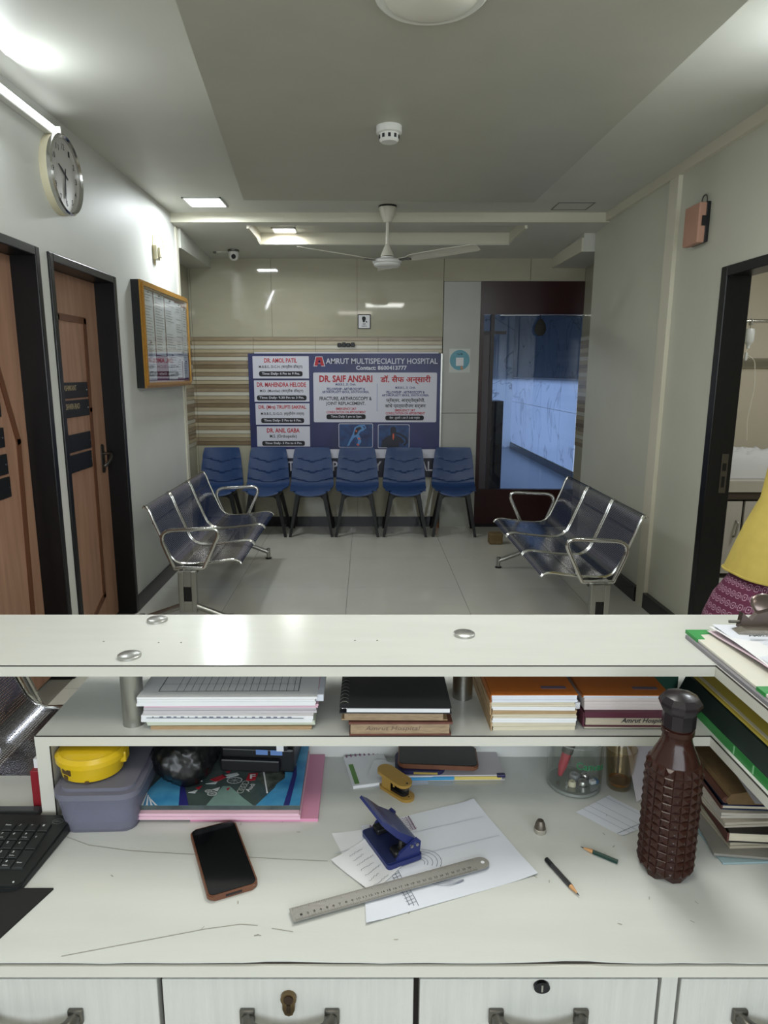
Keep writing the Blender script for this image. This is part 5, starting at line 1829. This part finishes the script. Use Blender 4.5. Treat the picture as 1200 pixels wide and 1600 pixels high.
# files stacked on the desk below the right wing
GP = 'files stacked on the desk below the right wing'
P = [('light blue folder at the bottom of the right desk pile', .004, '#8fa6ab', .555, .930, 2, .23, .20),
     ('grey worn card folder second from the bottom of the right pile', .005, '#85827b', .548, .945, -7, .20, .21),
     ('cream book low in the right desk pile', .012, '#a79f8c', .578, .955, 2, .22, .2),
     ('black covered book with brown spine in the right desk pile', .018, '#262320', .572, .955, -4, .22, .2),
     ('white notebook with curled corners above the black book', .010, '#b3ab9c', .572, .965, 3, .22, .2),
     ('dog-eared white notebook under the navy book', .009, '#b8b2a8', .570, .975, 0, .22, .2),
     ('navy blue book with red print below the brown cloth file', .009, '#1e2c4a', .574, .985, -3, .22, .18)]
z = DZ
for k, (lb, h, c, x, y, a, wd, dp) in enumerate(P):
    t = thing('file' if 'folder' in lb else 'book', lb, 'folder' if 'folder' in lb else 'book', (x, y, z), R(a), GP)
    m = mat('pile_%d' % k, c, .6, var=.15, vscale=20)
    if h < .006:
        obj('card', bx(0, wd, 0, dp, 0, h - .0006, r=.0008), m, t)
    elif 'notebook' in lb or 'cream' in lb:
        bm = BM(); n = 10
        for zz in (0, h * .5):
            rows = [[[bm.verts.new((wd * u, dp * v, zz + hh + .008 * max(0, 1 - 6 * (u * .8 + v)) * (k == 5)*.0+ .004 * max(0, 1 - 6 * (u * .8 + v)) * (k == 5) * hh / h)) for v in (0, .03, .08, .15, .5, 1)] for u in (0, .03, .08, .15, .5, 1)] for hh in (0, h * .42)]
            for g, hgrid in enumerate(rows):
                for i in range(5):
                    for j in range(5):
                        bm.faces.new((hgrid[i][j], hgrid[i + 1][j], hgrid[i + 1][j + 1], hgrid[i][j + 1]))
            a0, b0 = rows
            for i in range(5):
                bm.faces.new((a0[i][0], a0[i + 1][0], b0[i + 1][0], b0[i][0])); bm.faces.new((a0[i][5], a0[i + 1][5], b0[i + 1][5], b0[i][5]))
                bm.faces.new((a0[0][i], a0[0][i + 1], b0[0][i + 1], b0[0][i])); bm.faces.new((a0[5][i], a0[5][i + 1], b0[5][i + 1], b0[5][i]))
        obj('pages', bm, m, t)
    else:
        obj('pages', bx(.003, wd - .002, .002, dp - .002, .0015, h - .002), PAPERC, t)
        bm = BM(); box(bm, 0, wd, 0, dp, 0, .0015); box(bm, 0, wd, 0, dp, h - .002, h - .0005); box(bm, 0, .003, 0, dp, 0, h - .0005, mi=1)
        obj('cover', bm, [m, mat('spine_brown', '#56322a', .6)], t)
        if 'navy' in lb:
            bm = BM(); prism(bm, [(.075 + .03 * math.cos(q), .014 + .006 * math.sin(q)) for q in [2 * math.pi * i / 20 for i in range(20)]], h - .0005, h - .0001)
            obj('oval_print', bm, mat('print_red', '#8a3b3b', .5), t)
    z += h
t = thing('cloth_file', 'thick brown cloth file on top of the right desk pile', 'file', (.585, .985, z), R(-2), GP)
bm = BM()
n = 8
prof = [(.0, .0), (-.004, .008), (.004, .018), (.05, .027), (.20, .030), (.20, 0)]
prism(bm, prof, 0, .19, lambda u, v, y: (u, y, v))
obj('cover', bm, mat('cloth_brown', '#695335', .8, var=.2, vscale=60), t, True)
bm = BM(); tube(bm, [(-.004, .0, .008), (-.005, .19, .008)], .006, 8)
obj('rolled_edge', bm, mat('cloth_red', '#4f2f24', .7), t, True)
t = thing('loose_papers', 'white sheets drooping over the brown cloth file', 'paper', (.60, .94, z + .031), R(-6))
bm = BM()
rows = [[bm.verts.new((.19 * u, .21 * v, .0012 + .014 * v - .010 * (1 - u) ** 2 * (1 - v) * 0 + .004 * u)) for u in (0, .3, .6, 1)] for v in [i / 8 for i in range(9)]]
for p, q in zip(rows, rows[1:]):
    for i in range(3): bm.faces.new((p[i], p[i + 1], q[i + 1], q[i]))
obj('sheet', bm, PAPERG, t, True)

# ------------------------------------------------------------------ left end of the desk
t = thing('keyboard', 'black computer keyboard at the left edge of the desk', 'keyboard', (-.96, .882, DZ), R(-1.5))
bm = BM()
kx = .462
ol = [(0, 0), (kx - .028, 0), (kx - .016, .003), (kx - .010, .010), (kx + .002, .140), (kx, .150), (kx - .008, .156), (0, .156)]
A = [bm.verts.new((x, y, 0.002)) for x, y in ol]
B = [bm.verts.new((x, y, .010 + .010 * y / .156)) for x, y in ol]
bm.faces.new(A[::-1]); bm.faces.new(B)
for k in range(len(ol)): bm.faces.new((A[k], A[(k + 1) % len(ol)], B[(k + 1) % len(ol)], B[k]))
bmesh.ops.bevel(bm, geom=[e for e in bm.edges if e.verts[0].co.z > .005 and e.verts[1].co.z > .005], offset=.0025, segments=2, affect='EDGES')
KB = mat('keyboard_black', '#1b1d1e', .42)
obj('body', bm, KB, t, True)
KEYM = mat('key_black', '#202324', .45)
KL = mat('key_legend', '#bfc3c4', .5)


def key(x0, x1, y0, y1, legend=None, sub=None):
    bm = BM()
    zz = .010 + .010 * (y0 + y1) / 2 / .156
    r = []
    for ins, h in ((0, -.001), (.0006, .0018), (.0018, .0030)):
        r.append([bm.verts.new((x, y, zz + h + (.010 / .156) * (y - (y0 + y1) / 2))) for x, y in ((x0 + ins, y0 + ins), (x1 - ins, y0 + ins), (x1 - ins, y1 - ins), (x0 + ins, y1 - ins))])
    for a, b in zip(r, r[1:]):
        for k in range(4): bm.faces.new((a[k], a[(k + 1) % 4], b[(k + 1) % 4], b[k]))
    bm.faces.new(r[-1])
    kk = obj('key', bm, KEYM, t)
    til = Matrix.Rotation(math.atan(.010 / .156), 4, 'X')
    if legend:
        text(legend, .0030 * len(legend) if len(legend) < 3 else .009, .0042 if len(legend) < 3 else .0028, KL, kk, Matrix.Translation(((x0 * .65 + x1 * .35), y0 * .3 + y1 * .7, zz + .0036)) @ til, .02, 'legend')
    if sub:
        text(sub, .008, .0024, KL, kk, Matrix.Translation(((x0 + x1) / 2 - .001, y0 * .72 + y1 * .28, zz + .0028)) @ til, .03, 'legend')


K0, KP = .362, .0195
rowsK = [.112, .0925, .073, .0535, .034, .0145]
nums = [[('Num', None), ('/', None), ('*', None), ('-', None)], [('7', 'Home'), ('8', None), ('9', 'PgUp'), None], [('4', None), ('5', None), ('6', None), None], [('1', 'End'), ('2', None), ('3', 'PgDn'), None], [None, None, ('.', 'Delete'), None]]
for j, row in enumerate(nums):
    y0 = rowsK[j]
    for i, kk in enumerate(row):
        if kk: key(K0 + KP * i, K0 + KP * i + .018, y0, y0 + .018, kk[0], kk[1])
key(K0, K0 + KP + .018, rowsK[4], rowsK[4] + .018, '0', 'Insert')
key(K0 + 3 * KP, K0 + 3 * KP + .018, rowsK[2], rowsK[1] + .018, '+')
key(K0 + 3 * KP, K0 + 3 * KP + .018, rowsK[4], rowsK[3] + .018, None, 'Enter')
for j in range(5):
    for i in range(4):
        if i == 3 and j in (0,): continue
        key(.280 + KP * i, .298 + KP * i, rowsK[j], rowsK[j] + .018)
for i in range(12): key(.03 + KP * i, .048 + KP * i, rowsK[1], rowsK[1] + .018)
bm = BM(); ribbon(bm, [(.444 + .0085 * math.cos(a), .138 + .0065 * math.sin(a)) for a in [2 * math.pi * i / 24 for i in range(25)]], .0008, .0195)
obj('round_logo', bm, mat('logo_grey', '#6d7071', .4), t)
text('DELL', .0115, .004, mat('logo_grey', '#6d7071', .4), t, Mflat(.444, .138, .0196), .01)
bm = BM(); lathe(bm, [(0, .0115), (.0015, .0114), (.0015, .0105)], 10, (.437, .010, 0))
obj('indicator', bm, KL, t)

t = thing('document_tray', 'dark grey tray strip behind the keyboard', 'tray', (-.96, 1.042, DZ))
obj('tray', bx(0, .397, .002, .020, 0, .012, r=.003), mat('tray_grey', '#35373b', .4), t)
t = thing('red_file', 'red file box standing against the left shelf panel', 'file', (-.574, 1.066, DZ))
bm = BM(); box(bm, -.008, .0195, 0, .11, 0, .075, r=.001)
obj('case', bm, mat('file_red', '#7e1a24', .45), t)
obj('papers', bx(-.005, .006, .01, .10, .075, .092), PAPER, t)
obj('back_card', bx(.006, .0195, .004, .105, .075, .118), mat('file_red', '#7e1a24', .45), t)
t = thing('mouse_pad', 'corner of a black mouse pad at the lower left desk edge', 'mouse pad', (-.76, .78, DZ))
bm = BM(); prism(bm, [(0, 0), (.262, 0), (.297, .098), (0, .098)], 0, .003)
obj('pad', bm, mat('pad_black', '#121212', .8), t)

# ------------------------------------------------------------------ ward seen through the right doorway
t = thing('ward_cabinet', 'white low cabinet with steel handle inside the ward', 'cabinet', (2.45, 4.88, 0))
obj('carcass', bx(0, 1.2, .022, .62, .05, .60), BLACKFR, t)
for k in range(3):
    d = obj('door', bx(.005 + .31 * k, .295 + .31 * k, 0, .022, .04, .585), mat('ward_door', '#a9a59c', .45, var=.06, stretch=(6, 6, .5)), t)
    bm = BM(); tube(bm, arc_path([(.25 + .31 * k, 0, .32), (.25 + .31 * k, -.03, .33), (.262 + .31 * k, -.03, .43), (.262 + .31 * k, 0, .44)], .015, 4), .008, 8)
    obj('handle', bm, mat('handle_satin', '#8a887f', .4, .4), d, True)
obj('top_rail', bx(-.01, 1.2, -.006, .62, .60, .655), mat('rail_dark', '#3b322a', .4), t)
obj('top', bx(-.02, 1.2, -.015, .64, .655, .735), mat('ward_stone', '#a7a297', .3, var=.1), t)
t = thing('bed_sheet', 'crumpled white bed sheet heaped on the ward cabinet', 'bed sheet', (2.95, 5.18, .735))
bm = BM()
n = 30
rows = []
for j in range(n + 1):
    r = []
    for i in range(n + 1):
        u, v = i / n * 2 - 1, j / n * 2 - 1
        e = max(0, 1 - max(abs(u), abs(v)) ** 5)
        h = e * (.19 + .05 * mnoise.noise(Vector((u * 2.2, v * 2.2, 1))) + .035 * mnoise.noise(Vector((u * 6, v * 6, 4))) + .02 * abs(mnoise.noise(Vector((u * 9, v * 3, 9)))))
        r.append(bm.verts.new((u * .48, v * .20, .002 + h)))
    rows.append(r)
for p, q in zip(rows, rows[1:]):
    for i in range(n): bm.faces.new((p[i], p[i + 1], q[i + 1], q[i]))
obj('cloth', bm, mat('sheet_cloth', '#b3b3b3', .85), t, True)
t = thing('drip_rail', 'steel drip rail across the ward above the cabinet', 'rail', (2.0, 5.2, 1.875))
bm = BM(); tube(bm, [(-.05, 0, 0), (2.4, 0, 0)], .013, 10)
obj('rod', bm, CHROME, t, True)
obj('bracket', bx(2.0, 2.03, -.02, .55, -.02, .02), STEEL, t)
obj('hook', bx(.83, .845, -.016, .016, -.03, .018), STEEL, t)
t = thing('drip_bottle', 'upturned clear saline bottle hanging from the drip rail', 'bottle', (2.835, 5.2, 1.70))
bm = BM(); tube(bm, [(0, 0, .16), (0, 0, .125)], .003, 6)
obj('hanger', bm, STEEL, t)
bm = BM(); lathe(bm, [(0, .125), (.03, .12), (.035, .10), (.035, .03), (.02, .01), (.012, 0), (.012, -.02), (0, -.02)], 18)
obj('bottle', bm, mat('saline_plastic', '#d7d9d6', .3, trans=.3), t, True)
bm = BM(); tube(bm, arc_path([(0, 0, -.02), (-.03, -.02, -.06), (.05, -.02, -.10), (.07, -.02, -.30), (.04, -.02, -.55), (.05, -.03, -.70)], .05, 5), .003, 6)
obj('drip_line', bm, mat('tube_clear', '#c4c0b4', .3), t)
bm = BM(); lathe(bm, [(0, 0), (.010, 0), (.012, -.05), (.006, -.06), (0, -.06)], 12, (-.02, -.02, -.05))
obj('drip_chamber', bm, mat('saline_plastic', '#d7d9d6', .3), t, True)

# ------------------------------------------------------------------ person
t = thing('person', 'person in a yellow tunic over a maroon printed skirt at the right edge', 'person', (1.52, 2.2, 0))
SKIN = mat('skin', '#8a5d45', .5)
sk = [  # joint, position, radius, parent
    ((0, 0, .92), .115, None), ((0, 0, 1.08), .105, 0), ((0, .0, 1.24), .115, 1), ((0, 0, 1.33), .075, 2), ((0, -.01, 1.385), .048, 3),
    ((.09, 0, .84), .085, 0), ((.10, 0, .47), .058, 5), ((.10, .01, .09), .040, 6), ((.10, -.11, .03), .032, 7),
    ((-.09, 0, .84), .085, 0), ((-.10, 0, .47), .058, 9), ((-.10, .01, .09), .040, 10), ((-.10, -.11, .03), .032, 11),
    ((.165, 0, 1.30), .052, 3), ((.21, .02, 1.06), .038, 13), ((.11, -.19, 1.16), .026, 14), ((.05, -.235, 1.18), .022, 15),
    ((-.15, 0, 1.30), .048, 3), ((-.14, -.01, 1.10), .036, 17), ((-.08, -.19, 1.18), .026, 18), ((-.03, -.235, 1.20), .022, 19)]
me = bpy.data.meshes.new('body')
vs = [p for p, _, _ in sk]
es = [(i, q) for i, (_, _, q) in enumerate(sk) if q is not None]
rad = [r for _, r, _ in sk]
for s, wr, base in ((1, 16, Vector((.05, -.235, 1.18))), (-1, 20, Vector((-.03, -.235, 1.20)))):
    for k in range(5):
        d = Vector((-s * .75, -.5, (k - 1.5) * .22)) if k < 4 else Vector((-s * .3, -.3, .8))
        d.normalize()
        L = (.066, .076, .072, .058, .05)[k]
        root = base + Vector((-s * .012, -.01, (k - 1.5) * .011 if k < 4 else .012))
        i0 = len(vs)
        vs += [tuple(root + d * .03), tuple(root + d * (.03 + L * .5) + Vector((0, .004, -.004))), tuple(root + d * (.03 + L) + Vector((0, .014, -.012)))]
        rad += [.009, .0082, .0068]
        es += [(wr, i0), (i0, i0 + 1), (i0 + 1, i0 + 2)]
me.from_pydata(vs, es, [])
bo = bpy.data.objects.new('body', me)
COL.objects.link(bo)
bo.parent = t
me.materials.append(SKIN)
md = bo.modifiers.new('skin', 'SKIN')
sv = me.skin_vertices[0].data
for i, r in enumerate(rad): sv[i].radius = (r, r)
sv[0].use_root = True
md.use_smooth_shade = True
bo.modifiers.new('sub', 'SUBSURF').levels = 1
bo.modifiers['sub'].render_levels = 2
bm = BM()
bmesh.ops.create_uvsphere(bm, u_segments=28, v_segments=20, radius=1)
for v in bm.verts:
    p = v.co
    x, y, zz = p.x * .074, p.y * .094, p.z * .112
    if zz < 0: x *= 1 + zz * 2.2; y = y * (1 + zz * 1.2)
    if y < 0: y *= .96
    nb = math.exp(-((x / .013) ** 2 + ((zz + .015) / .03) ** 2))
    if p.y < -.2: y -= .022 * nb
    for s in (-1, 1):
        if p.y < -.2: y += .010 * math.exp(-(((x - s * .030) / .017) ** 2 + ((zz - .012) / .013) ** 2))
    if p.y < -.2: y -= .006 * math.exp(-((x / .022) ** 2 + ((zz + .052) / .010) ** 2))
    v.co = (x, y - .01, zz + 1.49)
hd = obj('head', bm, SKIN, t, True)
for s in (-1, 1):
    bm = BM(); bmesh.ops.create_uvsphere(bm, u_segments=12, v_segments=8, radius=.0105, matrix=Matrix.Translation((s * .030, -.0815, 1.502)))
    e = obj('eye', bm, mat('eye_white', '#d8d2c8', .3), hd, True)
    bm = BM(); bmesh.ops.create_uvsphere(bm, u_segments=10, v_segments=8, radius=.0062, matrix=Matrix.Translation((s * .030, -.0868, 1.502)))
    obj('iris', bm, INK, hd, True)
    bm = BM(); lathe(bm, [(0, 0), (.014, .004), (.020, .018), (.012, .034), (0, .036)], 12, sy=.4)
    bmesh.ops.transform(bm, matrix=Matrix.Translation((s * .076, .0, 1.472)) @ Matrix.Rotation(R(90), 4, 'Z'), verts=bm.verts[:])
    obj('ear', bm, SKIN, hd, True)
bm = BM(); bmesh.ops.create_uvsphere(bm, u_segments=14, v_segments=8, radius=1)
for v in bm.verts: v.co = (v.co.x * .022, -.094 + v.co.y * .006, 1.438 + v.co.z * .006)
obj('mouth', bm, mat('lips', '#7a4038', .4), hd, True)
bm = BM(); bmesh.ops.create_uvsphere(bm, u_segments=24, v_segments=16, radius=1)
for v in bm.verts:
    p = v.co
    y = p.y
    v.co = (p.x * .083, max(-.055 - max(0, p.z - .45) * .06, y * .104) + .004, 1.50 + p.z * .116 + (.0 if y > 0 else max(0, .03 - p.z * .02)))
bmesh.ops.create_uvsphere(bm, u_segments=14, v_segments=10, radius=.045, matrix=Matrix.Translation((0, .12, 1.46)))
obj('hair', bm, mat('hair_black', '#14100e', .4), t, True)


def garment(name, rings, m, folds, amp, n=72, slit=0):
    bm = BM()
    rr = []
    for z, hx, hy, cx_, cy_ in rings:
        k_ = (rings[0][0] - z) / (rings[0][0] - rings[-1][0])
        rr.append([bm.verts.new((cx_ + hx * (1 + amp * k_ * math.sin(folds * a + 1.3 * k_)) * math.cos(a), cy_ + hy * (1 + amp * k_ * math.sin(folds * a + 1.3 * k_)) * math.sin(a), z + (-.02 * math.cos(a) * 0 - slit * math.cos(a) * k_))) for a in [2 * math.pi * i / n for i in range(n)]])
    for a, b in zip(rr, rr[1:]):
        for k in range(n): bm.faces.new((a[k], a[(k + 1) % n], b[(k + 1) % n], b[k]))
    return obj(name, bm, m, t, True)


YC = mat('yellow_cotton', '#b3a04f', .8, var=.08, vscale=30, bump=.2, bscale=300)
tn = garment('tunic', [(1.392, .060, .056, 0, 0), (1.378, .110, .078, 0, 0), (1.358, .178, .096, 0, 0), (1.325, .208, .108, 0, 0), (1.27, .208, .125, 0, 0), (1.20, .196, .132, 0, 0), (1.08, .200, .135, -.01, 0), (.98, .232, .155, -.02, 0), (.90, .250, .18, -.025, 0), (.812, .270, .20, -.03, 0)], YC, 7, .02, slit=.03)
bm = BM()
zz = .812
pts = [(-.03 + .2705 * (1 + .02 * math.sin(7 * a + 1.3)) * math.cos(a), .2005 * (1 + .02 * math.sin(7 * a + 1.3)) * math.sin(a), zz + .004 - .03 * math.cos(a)) for a in [2 * math.pi * i / 72 for i in range(72)]]
tube(bm, pts, .004, 5, closed=True)
obj('hem', bm, YC, tn, True)
for s, elb, wr in ((1, (.21, .02, 1.06), (.135, -.14, 1.13)), (-1, (-.14, -.01, 1.10), (-.105, -.14, 1.155))):
    bm = BM(); tube(bm, arc_path([(s * .14, 0, 1.315), (s * .155, .005, 1.25), elb, wr], .06, 5), .046, 14)
    obj('sleeve', bm, YC, t, True)
# printed skirt: maroon with small pale squared rings
SKM = bpy.data.materials.new('maroon_print')
SKM.use_nodes = True
nt = SKM.node_tree
b = nt.nodes['Principled BSDF']
b.inputs['Roughness'].default_value = .8
tc = nt.nodes.new('ShaderNodeTexCoord')
sep = nt.nodes.new('ShaderNodeSeparateXYZ')
nt.links.new(tc.outputs['UV'], sep.inputs[0])


def mth(op, a, bb=None):
    n = nt.nodes.new('ShaderNodeMath'); n.operation = op
    for i, q in enumerate((a, bb)):
        if q is None: continue
        if isinstance(q, (int, float)): n.inputs[i].default_value = q
        else: nt.links.new(q, n.inputs[i])
    return n.outputs[0]


fu = mth('ABSOLUTE', mth('SUBTRACT', mth('FRACT', mth('MULTIPLY', sep.outputs[0], 1 / .036)), .5))
fv = mth('ABSOLUTE', mth('SUBTRACT', mth('FRACT', mth('MULTIPLY', sep.outputs[1], 1 / .032)), .5))
p4 = mth('POWER', mth('ADD', mth('POWER', fu, 4.0), mth('POWER', fv, 4.0)), .25)
ring = mth('MULTIPLY', mth('GREATER_THAN', p4, .24), mth('LESS_THAN', p4, .30))
dot = mth('LESS_THAN', p4, .08)
tick = mth('MULTIPLY', mth('GREATER_THAN', fu, .40), mth('LESS_THAN', fv, .16))
tick = mth('MULTIPLY', tick, mth('LESS_THAN', mth('FRACT', mth('MULTIPLY', fu, 18.0)), .45))
msk = mth('MINIMUM', mth('ADD', mth('ADD', ring, dot), tick), 1.0)
mix = nt.nodes.new('ShaderNodeMix'); mix.data_type = 'RGBA'
mix.inputs[6].default_value = lin('#561838'); mix.inputs[7].default_value = lin('#a8879a')
nt.links.new(msk, mix.inputs[0])
nt.links.new(mix.outputs[2], b.inputs['Base Color'])
skr = [(1.0, .15, .12, 0, 0), (.90, .205, .145, -.02, 0), (.82, .25, .175, -.04, 0), (.74, .283, .225, -.05, 0), (.66, .30, .26, -.055, 0), (.5, .31, .28, -.05, 0), (.3, .31, .29, -.04, 0), (.10, .31, .29, -.04, 0)]
so_ = garment('skirt', skr, SKM, 11, .03, 88)
uvl = so_.data.uv_layers.new(name='UVMap')
for p in so_.data.polygons:
    for li in p.loop_indices:
        v = so_.data.vertices[so_.data.loops[li].vertex_index]
        i = v.index % 88
        if (v.index % 88) == 0 and any((so_.data.loops[q].vertex_index % 88) == 87 for q in p.loop_indices): i = 88
        uvl.data[li].uv = (i / 88 * 2.0, v.co.z)
